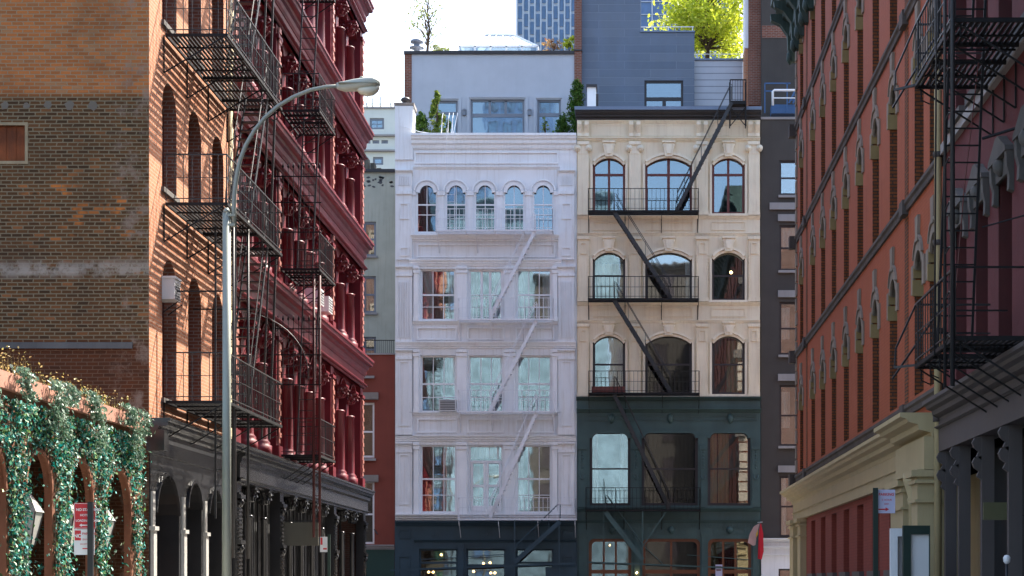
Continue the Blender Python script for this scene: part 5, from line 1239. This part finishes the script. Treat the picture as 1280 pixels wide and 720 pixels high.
# flag
fl = thing('flag', 'red and pale furled flag hanging from the green shopfront', 'flag', F.pt(X(948), Z(655), .9))
m = MB(F); m.bar((X(947), Z(653), 0), (X(949.5), Z(654), 1.5), .02); part('pole', m, 'white_trim', fl)
m = MB(F); P = [(948, 655), (951, 668), (951.5, 690), (949, 700), (944.5, 699), (945, 680), (946, 664)]; m.poly([(X(a), Z(b)) for a, b in reversed(P)], 1.30, 1.42)
m.poly([(X(a), Z(b)) for a, b in reversed([(947, 656), (948, 700), (946.5, 699), (945.8, 670)])], 1.42, 1.47); part('red_cloth', m, 'flag_red', fl)
m = MB(F); P = [(947, 655), (943.5, 670), (942, 682), (939, 683), (932.5, 679), (935, 668), (940, 659)]; m.poly([(X(a), Z(b)) for a, b in reversed(P)], 1.12, 1.2)
m.poly([(X(a), Z(b)) for a, b in reversed([(946, 657), (943.6, 668), (941, 675), (939.5, 672), (942, 661)])], 1.2, 1.24); part('pale_cloth', m, 'flag_pale', fl)
m = MB(F); m.poly([(X(a), Z(b)) for a, b in reversed([(945, 663), (944.6, 669), (943, 673), (942.4, 668)])], 1.235, 1.26); part('gold_patch', m, 'flag_gold', fl)
ps = thing('paper_notice', 'small pale notice hanging below the beam of the green shopfront', 'sign', F.pt(X(897), Z(712), .9))
m = MB(F); m.pbox(893, 901.5, 706, 721, .92, .95); part('sheet', m, 'sign_pale', ps); m = MB(F); m.pbox(894, 900.5, 708, 709.5, .95, .955); m.pbox(894, 900, 712, 713.5, .95, .955); part('writing', m, 'mahogany', ps)

# slate penthouse
fp = MID(81.8); X = lambda x: px(fp, x); Z = lambda y: pz(fp, y)
sp = thing('slate_penthouse', 'blue-grey slate-clad penthouse with stepped roof above the cream-yellow building', 'penthouse', (X(800), 84, Z(150)))
m = MB(fp)
m.panel([(X(727), Z(152)), (X(868), Z(152)), (X(868), Z(39.5)), (X(801), Z(39.5)), (X(801), Z(-70)), (X(727), Z(-70))], [rectp(X(805.5), X(854), Z(146), Z(100.5))], -.4, 0); part('tall_wall', m, 'slate', sp)
m = MB(fp); m.panel(rectp(X(868.2), X(929.5), Z(152), Z(70.5)), [rectp(X(871), X(912), Z(146), Z(130.5))], -.9, -.5); part('low_wall', m, 'grey_render', sp, 'lighter grey-green tiled lower wing')
m = MB(fp)
for k in range(9): m.pbox(868.4, 929.4, 71 + k * 8.2, 71.9 + k * 8.2, -.51, -.495)
part('tile_joint', m, 'grey_frame', sp)
window(sp, fp, rectp(X(805.5), X(854), Z(146), Z(100.5)), -.06, 'coping_dark', 'glass_sky', .10, (), ((.5, .16),), .14)
m = MB(fp); m.pbox(828, 832.5, 122, 145, -.16, -.09); part('mullion', m, 'coping_dark', sp)
window(sp, fp, rectp(X(871), X(912), Z(146), Z(130.5)), -.56, 'coping_dark', 'glass_sky', .10)
m = MB(fp); m.pbox(800.5, 868.5, 38.6, 40.5, -.5, .06); m.pbox(868, 930, 69.5, 71.5, -.95, -.42); part('coping', m, 'coping_blue', sp)
m = MB(fp)
for (x0, x1, y, dd) in ((801, 868, 39, -.3), (868, 929, 70, -.7)):
    for k in range(3): xx = x0 + 4 + (x1 - x0 - 6) * k / 2; m.bar((X(xx), Z(y), dd), (X(xx), Z(y - 8.5), dd), .025)
    m.bar((X(x0), Z(y - 8), dd), (X(x1), Z(y - 8), dd), .018)
part('roof_railing', m, 'white_iron', sp)
part('body', rawbox(X(727), X(800), 82.3, 90, Z(150), Z(-68)), 'slate', sp); part('lower_body', rawbox(X(801), X(929), 82.8, 88, Z(150), Z(72)), 'slate', sp)
bp = thing('brick_chimney_pier', 'narrow red brick chimney pier between the grey and slate penthouses', 'chimney', (X(722), 82, Z(150)))
m = MB(fp); m.pbox(718.2, 727.2, -80, 150, -.8, .35); part('shaft', m, 'red_brick', bp); m = MB(fp); m.pbox(717.6, 727.9, 65, 66.5, -.5, .4); part('flashing', m, 'coping_dark', bp)
bp = thing('brick_chimney_pier', 'wide red brick pier with white edges right of the lime tree', 'chimney', (X(940), 80, Z(150)))
m = MB(fp); m.pbox(934.5, 950, -80, 137, -1.5, .8); part('shaft', m, 'red_brick', bp)
m = MB(fp); m.pbox(929.8, 934.3, -80, 65, -.6, .6); m.pbox(950.2, 951.8, -80, 137, -1.4, .7); part('white_edge', m, 'white_trim', bp)
m = MB(fp); m.pbox(929.8, 934.3, 65.2, 137, -.6, .55); part('orange_brick_base', m, 'orange_brick', bp)
rc = thing('roof_box', 'small white roof cabinet beside the cypress on the cream-yellow roof', 'roof cabinet', fq.pt(px(fq, 740), pz(fq, 137), 0))
m = MB(fq); m.pbox(734, 745, 110, 138, -.5, .2); part('cabinet', m, 'white_trim', rc); m = MB(fq); m.pbox(733, 746.5, 107.5, 110.5, -.6, .3); m.pbox(745, 748, 118, 137, -.3, .1); part('lid', m, 'coping_dark', rc)

# taupe building
F = f0; X = lambda x: px(F, x); Z = lambda y: pz(F, y)
tb = thing('taupe_building', 'dark taupe rendered building with pale stone lintels, right of the cream-yellow one', 'building', (X(972), 80, 0))
wr = [rectp(X(974.5), X(1004), Z(b), Z(a)) for a, b in ((200, 243), (281, 337.5), (377, 443), (481, 557), (595, 671))]
mb = MB(F); mb.panel(rectp(X(951.2), X(1060), Z(673), Z(147)), wr, -.35, -.05); part('wall', mb, 'taupe', tb)
for i, q in enumerate(wr): window(tb, F, q, -.15, 'brown_frame', 'glass', .08, (), ((.5, .07),), curtain=((0, .95, 1, .5),) if i == 1 else ((0, .45, .9, .3),) if i in (2, 3) else ((.0, .3, 1, 0),) if i == 4 else None, cmat='curtain')
for y in (253.5, 268, 363, 467.5, 582): m = MB(F); m.pbox(962 if y == 253.5 else 972.5, 1006, y, y + 8.5, -.06, .06); part('lintel', m, 'grey_stone', tb)
for y in (244, 338, 443.5, 557.5): m = MB(F); m.pbox(973, 1006, y, y + 3, -.06, .08); part('sill', m, 'grey_stone', tb)
m = MB(F); m.pbox(951.2, 1060, 146, 149, -.6, .0); part('coping', m, 'grey_stone', tb)
m = MB(F); so = [rectp(X(973), X(1040), .5, Z(711))]; m.panel(rectp(X(951.5), X(1060), 0, Z(673)), so, -.35, .1)
for (a, b, p_) in ((673, 679, .5), (683, 688, .36), (693, 696, .24)): m.pcornice(952.3, 1060, a, b, p_)
part('white_storefront', m, 'white_trim', tb)
window(tb, F, so[0], -.05, 'brown_frame', 'glass', .07, (.5,), (), .05)
part('interior', rawbox(X(952), X(1058), 80.2, 80.4, 0, Z(150)), 'dim', tb)
part('roof', rawbox(X(951.5), X(1060), 77.9, 80.15, Z(152) - .1, Z(152)), 'roof', tb)
part('end_wall', rawbox(X(1060) - .01, X(1060) + .3, 77.6, 80.4, 0, Z(150)), 'taupe', tb)
fz = MID(80.5); X = lambda x: px(fz, x); Z = lambda y: pz(fz, y)
m = MB(fz); m.box(X(952), X(1060), Z(160), Z(-80), -10, 0); part('rear_wall', m, 'taupe', tb)
m = MB(fz); m.pbox(952.3, 1055, 32, 47.5, .0, .02); part('exposed_brick', m, 'red_brick', tb)
rr = thing('roof_railing', 'blue painted guard rail and stair on the taupe building roof', 'railing', fz.pt(X(970), Z(150), 1))
m = MB(fz)
for y in (113.5, 123): m.bar((X(953), Z(y), 1.2), (X(985), Z(y), 1.2), .035)
for x in (953.5, 981): m.bar((X(x), Z(113), 1.2), (X(x), Z(150), 1.2), .035)
m.pbox(962, 992, 138, 149, .3, 1.0); m.bar((X(983), Z(138), 1.2), (X(1000), Z(104), 1.2), .05); m.bar((X(988), Z(138), 1.2), (X(1004), Z(108), 1.2), .05)
for k in range(5): m.bar((X(984 + k * 3), Z(134 - k * 6), 1.2), (X(990 + k * 3), Z(134 - k * 6), 1.2), .03)
part('blue_rails', m, 'blue_rail', rr)
m = MB(fz); m.tube([(X(961), Z(148), 2.2), (X(961), Z(131), 2.2), (X(963), Z(129.5), 2.2), (X(1000), Z(129.5), 2.2)], .05, 6); m.bar((X(961), Z(139), 2.2), (X(1000), Z(139), 2.2), .03); part('white_rail', m, 'white_trim', rr)
# ================================================================== RIGHT: SALMON BRICK BUILDING
rbd = thing('salmon_brick_building', 'long salmon-painted brick building with stone-hooded windows, right side of the street', 'building', (9, 48, 0))
ya, yc = 33.6, 62.7
wy = [34.5, 36.35, 39.85, 42.7, 45.55, 48.45, 51.35, 54.2, 57.1, 60.9]
strings = [5.3, 9.5, 13.4, 17.2]
hl = []
for sz in strings:
    for y in wy: hl.append(arch(y - .56, y + .56, sz + .12, sz + 2.72, .40, 8))
hl2 = []
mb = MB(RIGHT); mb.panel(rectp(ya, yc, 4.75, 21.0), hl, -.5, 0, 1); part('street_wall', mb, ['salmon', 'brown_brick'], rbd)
for y in wy:
    for sz in strings: window(rbd, RIGHT, arch(y - .56, y + .56, sz + .12, sz + 2.72, .40, 8), -.4, 'brown_frame', 'glass_dark', .06, (), ((.5, .06),))
# recessed joint strips of raw brick
m = MB(RIGHT)
for y in (37.95, 59.15): m.box(y - .22, y + .22, 4.8, 20.5, -.05, .012)
part('brick_strip', m, 'brown_brick', rbd)
gl = RIGHT.local()
hm_ = MB(gl); aa = arch(-.56, .56, 0, 2.60, .40, 8)
hm_.archband(aa[2:], .17, -.02, .03); hm_.archband([(a, b + .13) for a, b in aa[2:]], .05, .0, .055)
hm_.poly([(-.12, 3.0), (.12, 3.0), (.19, 3.5), (-.19, 3.5)], -.02, .06)
for a in (-.56, .56): sg = 1 if a > 0 else -1; hm_.box(min(a, a + sg * .24), max(a, a + sg * .24), 2.05, 2.62, -.02, .04)
hme = hm_.mesh('window_hood', 'hood_stone')
im = MB(gl); im.box(.50, .562, 2.0, 2.32, -.42, .05); im.box(.52, .562, 2.36, 2.62, -.42, .03); ime = im.mesh('impost', 'impost')
sm_ = MB(gl); sm_.box(-.7, .7, -.12, 0, -.05, .12); sme = sm_.mesh('window_sill', 'old_stone')
jm = MB(gl); P = arch(-.555, .555, 2.55, 2.60, .395, 8)[2:]
jm.archband([(a, b - .06) for a, b in P], .055, -.40, -.01); jme = jm.mesh('arch_soffit', 'hood_stone')
for sz in strings:
    for y in wy:
        o = shared('window_hood', hme, rbd, RIGHT.pt(y, sz + .12, 0)); shared('impost', ime, o, RIGHT.pt(y, sz + .12, 0)); shared('arch_soffit', jme, o, RIGHT.pt(y, sz + .12, 0))
for sz in strings:
    m = MB(RIGHT)
    edges = [(ya, 37.7), (38.2, 58.9), (59.4, yc + .12)]
    for a, b in edges: m.prof([(-.02, sz), (.10, sz), (.10, sz - .07), (.06, sz - .11), (.05, sz - .21), (-.02, sz - .21)], a, b)
    for a in (37.95, 59.15): m.prof([(-.02, sz + .03), (.13, sz + .03), (.13, sz - .27), (-.02, sz - .27)], a - .24, a + .24)
    m.box(yc - .15, yc + .25, sz - .36, sz + .05, -.3, .26); part('string_course', m, 'old_stone', rbd)
m = MB(RIGHT)
for k in range(33): v = 4.9 + k * .5; m.box(yc - (.35 if k % 2 else .22), yc + .1, v, v + .42, -.4, .05)
part('quoin', m, 'hood_stone', rbd)
m = MB(RIGHT); m.cornice(ya, yc + .5, 21.6, 1.1, .85); m.box(ya, yc + .1, 20.3, 20.6, -.02, .25); part('roof_cornice', m, 'verdigris', rbd)
for k in range(20):
    u = yc + .35 - k * 1.45; m = MB(RIGHT); m.prof([(-.02, 19.5), (.12, 19.5), (.28, 19.9), (.30, 20.4), (.55, 20.75), (.85, 20.9), (.88, 21.1), (-.02, 21.1)], u - .16, u + .16)
    m.lathe(u, .2, [(.02, 19.4), (.13, 19.55), (.11, 19.8), (.02, 19.9)], 8); part('cornice_bracket', m, 'verdigris', rbd)
part('end_wall', rawbox(6.3, 20, yc - .3, yc - .002, 0, 21), 'end_brick', rbd); part('interior', rawbox(8.6, 8.8, ya, yc - .4, 0, 21), 'dark', rbd)
part('roof', rawbox(6.2, 20, ya, yc - .31, 20.7, 20.9), 'roof', rbd); part('rear_wall', rawbox(20.1, 20.4, ya, yc, 0, 21), 'red_brick', rbd)
# khaki ground-floor entablature, columns, piers
m = MB(RIGHT); m.box(37.2, yc + .05, 3.75, 4.35, -.3, .12); m.cornice(37.2, yc + .4, 4.78, .48, .55); m.box(ya + .02, 37.2, 3.75, 4.35, -.3, .34); m.cornice(ya + .02, 37.22, 4.79, .5, .78); m.cornice(38.0, yc + .05, 4.02, .07, .17); part('entablature', m, 'khaki', rbd)
gh = [rectp(y - .62, y + .62, .9, 3.749) for y in wy[2:9]]
m = MB(RIGHT); m.panel(rectp(38.7, 59.4, 0, 3.75), [rectp(y - .62, y + .62, 1.95, 3.6) for y in wy[2:9]], -.5, .0, 0); part('brick_piers', m, 'red_pier', rbd)
for y in wy[2:9]: m = MB(RIGHT); m.box(y - .72, y + .72, 1.72, 1.95, -.3, .12); part('sill', m, 'taupe_store', rbd)
for y in wy[2:9]: window(rbd, RIGHT, rectp(y - .62, y + .62, 1.95, 3.6), -.42, 'maroon_dark', 'glass_dark', .06, (.5,), (.5,))
for (u0, u1, pj, nm) in ((37.0, 38.75, .22, 'corner_pilaster'), (33.7, 34.4, .45, 'end_column'), (59.3, 60.3, .2, 'far_pilaster'), (61.3, 62.6, .25, 'far_pilaster')):
    m = MB(RIGHT); m.box(u0, u1, 0, 3.76, -.3, pj)
    for (v, t_) in ((3.62, .12), (3.5, .06), (3.15, .05)): m.box(u0 - .08, u1 + .08, v, v + t_, -.2, pj + (.12 if t_ > .1 else .06))
    m.box(u0 - .06, u1 + .06, 0, .5, -.2, pj + .06); part(nm, m, 'khaki', rbd)
m = MB(RIGHT); m.lathe(35.0, .28, [(.2, 0), (.2, .3), (.14, .36), (.13, 3.2), (.17, 3.25), (.14, 3.3), (.2, 3.5), (.24, 3.6), (.24, 3.75)], 16); part('round_column', m, 'khaki', rbd)
m = MB(RIGHT); m.box(34.4, 37.0, 0, 3.75, -.9, -.85); m.box(60.3, 61.3, 0, 3.75, -.9, -.85); part('doorway_back', m, 'khaki', rbd)
# black graffiti tag on the column facing the camera
fgx = MID(33.69); m = MB(fgx)
for pts in ([(1168, 643), (1170, 646)], [(1168, 650), (1171, 652), (1169, 656)], [(1169, 656), (1171, 660), (1169, 664)], [(1170, 664), (1169, 672)], [(1171.5, 678), (1174, 684)]):
    m.tube([(px(fgx, a), pz(fgx, b), .0) for a, b in pts], .022, 4)
part('graffiti', m, 'post_black', rbd)
# drain pipe
dp = thing('drain_pipe', 'old ochre drainpipe running down between the salmon and maroon buildings', 'drainpipe', RIGHT.pt(33.45, 0, .1))
m = MB(RIGHT); m.tube([(33.42, 0, .12), (33.42, 22, .12)], .07, 8); part('pipe', m, 'khaki', dp)
m = MB(RIGHT)
for k in range(11): v = 4.6 + k * 1.6; m.lathe(33.42, .12, [(.095, v), (.095, v + .1)], 8)
part('collar', m, 'old_stone', dp)

# ================================================================== RIGHT: MAROON BUILDING
mbld = thing('maroon_building', 'dusty maroon stucco building with grey pedimented window hoods at the right edge', 'building', (9, 29, 0))
my = [31.75, 29.9, 28.05, 26.2, 24.35, 22.5]; mr = [(4.85, 7.85), (9.75, 12.3), (14.2, 16.8)]
hl = [rectp(y - .5, y + .5, a, b) for a, b in mr for y in my]
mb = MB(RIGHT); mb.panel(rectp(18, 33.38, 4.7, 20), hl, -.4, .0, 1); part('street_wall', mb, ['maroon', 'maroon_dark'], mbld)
for q in hl: window(mbld, RIGHT, q, -.3, 'maroon_dark', 'glass_dark', .07, (.5,), ((.5, .06),))
for a, b in mr:
    for y in my:
        m = MB(RIGHT); m.box(y - .52, y + .52, b + .0, b + .28, -.02, .05)
        m.poly([(y - .68, b + .28), (y + .68, b + .28), (y + .64, b + .36), (y + .28, b + .52), (y + .1, b + .62), (y - .1, b + .62), (y - .28, b + .52), (y - .64, b + .36)], -.02, .14)
        for s_ in (-.58, .58): m.prof([(-.02, b + .28), (.12, b + .28), (.11, b + .05), (.07, b - .1), (.08, b - .3), (-.02, b - .34)], y + s_ - .08, y + s_ + .08)
        m.lathe(y, .08, [(.02, b + .02), (.1, b + .1), (.12, b + .2), (.05, b + .3)], 8); part('window_hood', m, 'old_grey', mbld)
    for y in my: m = MB(RIGHT); m.box(y - .66, y + .66, a - .16, a, -.05, .16); part('sill', m, 'old_grey', mbld)
m = MB(RIGHT); m.box(18, 33.3, 9.42, 9.60, -.02, .10); part('string_course', m, 'grey_stone', mbld)
m = MB(RIGHT); m.cornice(18, 33.36, 4.95, .4, .42); m.box(18, 33.36, 4.05, 4.6, -.3, .12); m.cornice(18, 33.36, 4.5, .1, .2); part('storefront_entablature', m, 'taupe_store', mbld)
m = MB(RIGHT); m.box(18, 33.36, 0, 4.1, -.9, -.85); part('shop_back', m, 'dark', mbld)
for k, y in enumerate((33.1, 31.75, 29.7, 27.6, 25.6)):
    m = MB(RIGHT); m.box(y - .07, y + .07, 0, 4.07, -.15, .05)
    for q in (.0, -.32): m.prof([(.03, 4.05 + q), (.16, 4.02 + q), (.20, 3.94 + q), (.17, 3.86 + q), (.09, 3.80 + q), (.13, 3.72 + q), (.05, 3.66 + q)], y - .05, y + .05)
    part('storefront_pier', m, 'taupe_store', mbld)
part('roof', rawbox(6.2, 20, 18, 33.3, 19.6, 19.8), 'roof', mbld); part('rear_wall', rawbox(20, 20.3, 18, 33.3, 0, 20), 'maroon', mbld)
part('interior', rawbox(8.6, 8.8, 18, 33.3, 0, 19.5), 'dark', mbld)
# fire escape
rf = thing('fire_escape', 'heavy black fire escape with long ladder on the maroon building at right', 'fire escape', RIGHT.pt(27, 5, .6))
for v in (5.1, 9.5, 14.0):
    platform(rf, RIGHT, 25.45, 28.9, v, 1.23, 'escape_black', .082, .044, hole=(26.6, 27.5, .5, 1.1), brk=[28.9, 28.05, 27.2, 26.35, 25.5], cross=.6)
    railing(rf, RIGHT, 25.45, 28.9, v, 1.23, 'escape_grey', .95, .22, .010, ends=(0, 0), rr=.022)
    m = MB(RIGHT); m.bar((25.45, v + .95, 0), (25.45, v + .95, 1.23), .02); m.bar((25.45, v + .35, .5), (25.45, v + .35, 1.23), .016); part('near_rail', m, 'escape_black', rf)
    m = MB(RIGHT); m.bar((28.9, v + .95, .8), (29.9, v - .1, 1.45), .02); m.bar((28.9, v + .95, 1.23), (29.2, v + .3, 1.5), .02); m.bar((28.9, v, 1.23), (29.2, v - .0, 1.52), .025); m.bar((29.2, v, 1.52), (29.2, v + .3, 1.5), .016)
    m.bar((28.9, v + .95, .06), (28.9, v + .95, 1.23), .022); m.bar((28.9, v + .5, .06), (28.9, v + .5, 1.23), .016); part('end_rail', m, 'escape_grey', rf)
ladder(rf, RIGHT, (27.0, 10.6, .74), (27.0, 5.1, .96), (0, 0, 1), .50, 'escape_black', .25, .020)
ladder(rf, RIGHT, (27.0, 15.0, .74), (27.0, 9.5, .96), (0, 0, 1), .50, 'escape_black', .25, .020)
m = MB(RIGHT)
m.tube([(25.4, 15, 1.27), (25.4, 4.4, 1.27)], .034, 8); part('post', m, 'post_black', rf)
m = MB(RIGHT); m.tube([(25.6, 15, 1.34), (25.6, 4.4, 1.34)], .022, 6); m.tube([(26.0, 15, 1.36), (26.0, 4.9, 1.42)], .014, 6)
for k in range(16): v = 5 + k * .62; m.tube([(25.6, v, 1.34), (25.5, v + .1, 1.30), (25.4, v + .06, 1.27)], .012, 5)
part('conduit', m, 'escape_grey', rf)
for (v, a) in ((8.3, 27.9), (7.0, 27.8)):
    m = MB(RIGHT); m.bar((27.0, v - .1, .55), (26.6, v, -.0), .022 if v > 8 else .012); part('stay_bar', m, 'escape_black', rf)
m = MB(RIGHT); m.tube([(27.3, 9.4, .55), (27.4, 7.5, .75), (27.6, 5.2, .9)], .010, 5); part('cable', m, 'mahogany', rf)
# hanging olive board
ob = thing('hanging_sign', 'blank olive board projecting in front of the dark right-hand shopfront', 'sign', RIGHT.pt(28.5, 2.9, .3))
fo = MID(28.5); m = MB(fo); m.pbox(1229, 1266.5, 628, 650, -.03, .03); part('board', m, 'olive', ob); m = MB(fo); m.pbox(1266, 1285, 632, 633.2, -.01, .01); m.pbox(1266, 1285, 644, 645.2, -.01, .01); part('arm', m, 'post_black', ob)
fm = MID(24); bo = thing('meter_post', 'thin black post with a rounded white cap before the right shopfront', 'post', (px(fm, 1258.5), 24, .1))
m = MB(fm); m.tube([(px(fm, 1258.5), .1, 0), (px(fm, 1258.5), pz(fm, 703), 0)], .022, 8); part('post', m, 'post_black', bo)
m = MB(fm); c = px(fm, 1258.5); m.lathe(c, 0, [(.02, pz(fm, 705)), (.045, pz(fm, 702)), (.05, pz(fm, 697)), (.03, pz(fm, 694.3)), (.005, pz(fm, 693.6))], 12); part('cap', m, 'sign_white', bo)
# parking sign
fk = MID(26); ps = thing('street_sign', 'pale parking sign with red lettering and arrow on a dark green post', 'sign', (px(fk, 1094), 26, .14))
m = MB(fk); m.pbox(1091, 1092.6, 610, 900, 0, .04); m.pbox(1095.6, 1097.2, 610, 900, 0, .04); m.pbox(1091, 1097.2, 610, 900, .04, .045); part('post', m, 'post_dark', ps)
m = MB(fk); m.pbox(1095, 1119, 612, 641.5, -.012, -.006); part('plate', m, 'sign_pale', ps)
text_part('PARKING', .052, fk, px(fk, 1108), pz(fk, 619.5), -.004, 'sign_red', ps, bold=.0015)
text_part('2 HOUR', .04, fk, px(fk, 1108.5), pz(fk, 626), -.004, 'sign_red', ps); text_part('8AM', .035, fk, px(fk, 1108.5), pz(fk, 631), -.004, 'sign_red', ps)
m = MB(fk); m.poly([(px(fk, a), pz(fk, b)) for a, b in ((1098, 637.4), (1107, 637.4), (1107, 639), (1111.5, 636.6), (1107, 634.2), (1107, 635.8), (1098, 635.8))], -.006, -.003); part('red_arrow', m, 'sign_red', ps)
# green framed showcase and white frame beside the pilaster
fn = MID(31.5); gb = thing('notice_board', 'green-framed glazed notice case beside the khaki column', 'notice board', (px(fn, 1147), 31.5, .14))
m = MB(fn); m.panel(rectp(px(fn, 1128.5), px(fn, 1162), .14, pz(fn, 657)), [rectp(px(fn, 1138), px(fn, 1161), .3, pz(fn, 668))], -.08, .06); part('frame', m, 'post_dark', gb)
m = MB(fn); m.pbox(1137, 1161.5, 667, 730, -.03, .0); part('panel', m, 'sign_white', gb)
wp = thing('display_case', 'narrow white-framed case just left of the green notice case', 'display case', (px(fn, 1120), 32, .14))
fn2 = MID(32.2); m = MB(fn2); m.panel(rectp(px(fn2, 1112.5), px(fn2, 1134), .14, pz(fn2, 660.5)), [rectp(px(fn2, 1121.5), px(fn2, 1133.5), .3, pz(fn2, 670.5))], -.05, .05); part('frame', m, 'white_trim', wp)
m = MB(fn2); m.pbox(1121, 1133.8, 670, 730, -.04, -.02); part('panel', m, 'grey_stone', wp)

# ================================================================== STREET BEHIND THE CAMERA (unseen blocks added for the window reflections)
NB = Fr((0, -42, 0), (1, 0, 0), (0, 1, 0))
def block(name, label, u0, u1, h, mat, wmat, storey, bay, dd=0):
    t = thing(name, label, 'building', ((u0 + u1) / 2, -50 + dd, 0)); f = Fr((0, -42 + dd, 0), (1, 0, 0), (0, 1, 0))
    m = MB(f); m.box(u0, u1, 0, h, -14, 0); part('body', m, mat, t)
    m = MB(f); m.cornice(u0, u1, h + .3, 1.2, .8); part('cornice', m, mat, t)
    wm = MB(f.local()); wm.box(-bay * .28, bay * .28, 0, storey * .6, -.05, .03); wm.m = 1; wm.ring(-bay * .31, bay * .31, -.1, storey * .63, .12, -.05, .1); me = wm.mesh('window', [wmat, 'taupe'])
    n = int((u1 - u0) / bay); k = int(h / storey)
    for i in range(n):
        for j in range(k):
            if i * k + j < 100: shared('window', me, t, f.pt(u0 + (i + .5) * (u1 - u0) / n, j * storey + 1.0, 0))
block('added_glass_block', 'unseen pale blue glazed block added behind the viewpoint for reflections', -34, -1, 44, 'pale_glazing', 'tower_glass', 3.6, 2.9)
block('added_masonry_block', 'unseen taupe masonry block added behind the viewpoint for reflections', -.8, 9, 38, 'taupe', 'brown_frame', 4.2, 2.6, -6)
block('added_masonry_block', 'unseen dark stone block added behind the viewpoint on the right for reflections', 9.1, 34, 33, 'taupe', 'brown_frame', 4.0, 3.1)
block('glass_tower', 'unseen tall blue glazed tower added behind the viewpoint for reflections', -20, -9, 90, 'curtain_wall', 'tower_glass', 5, 2.2, -60)
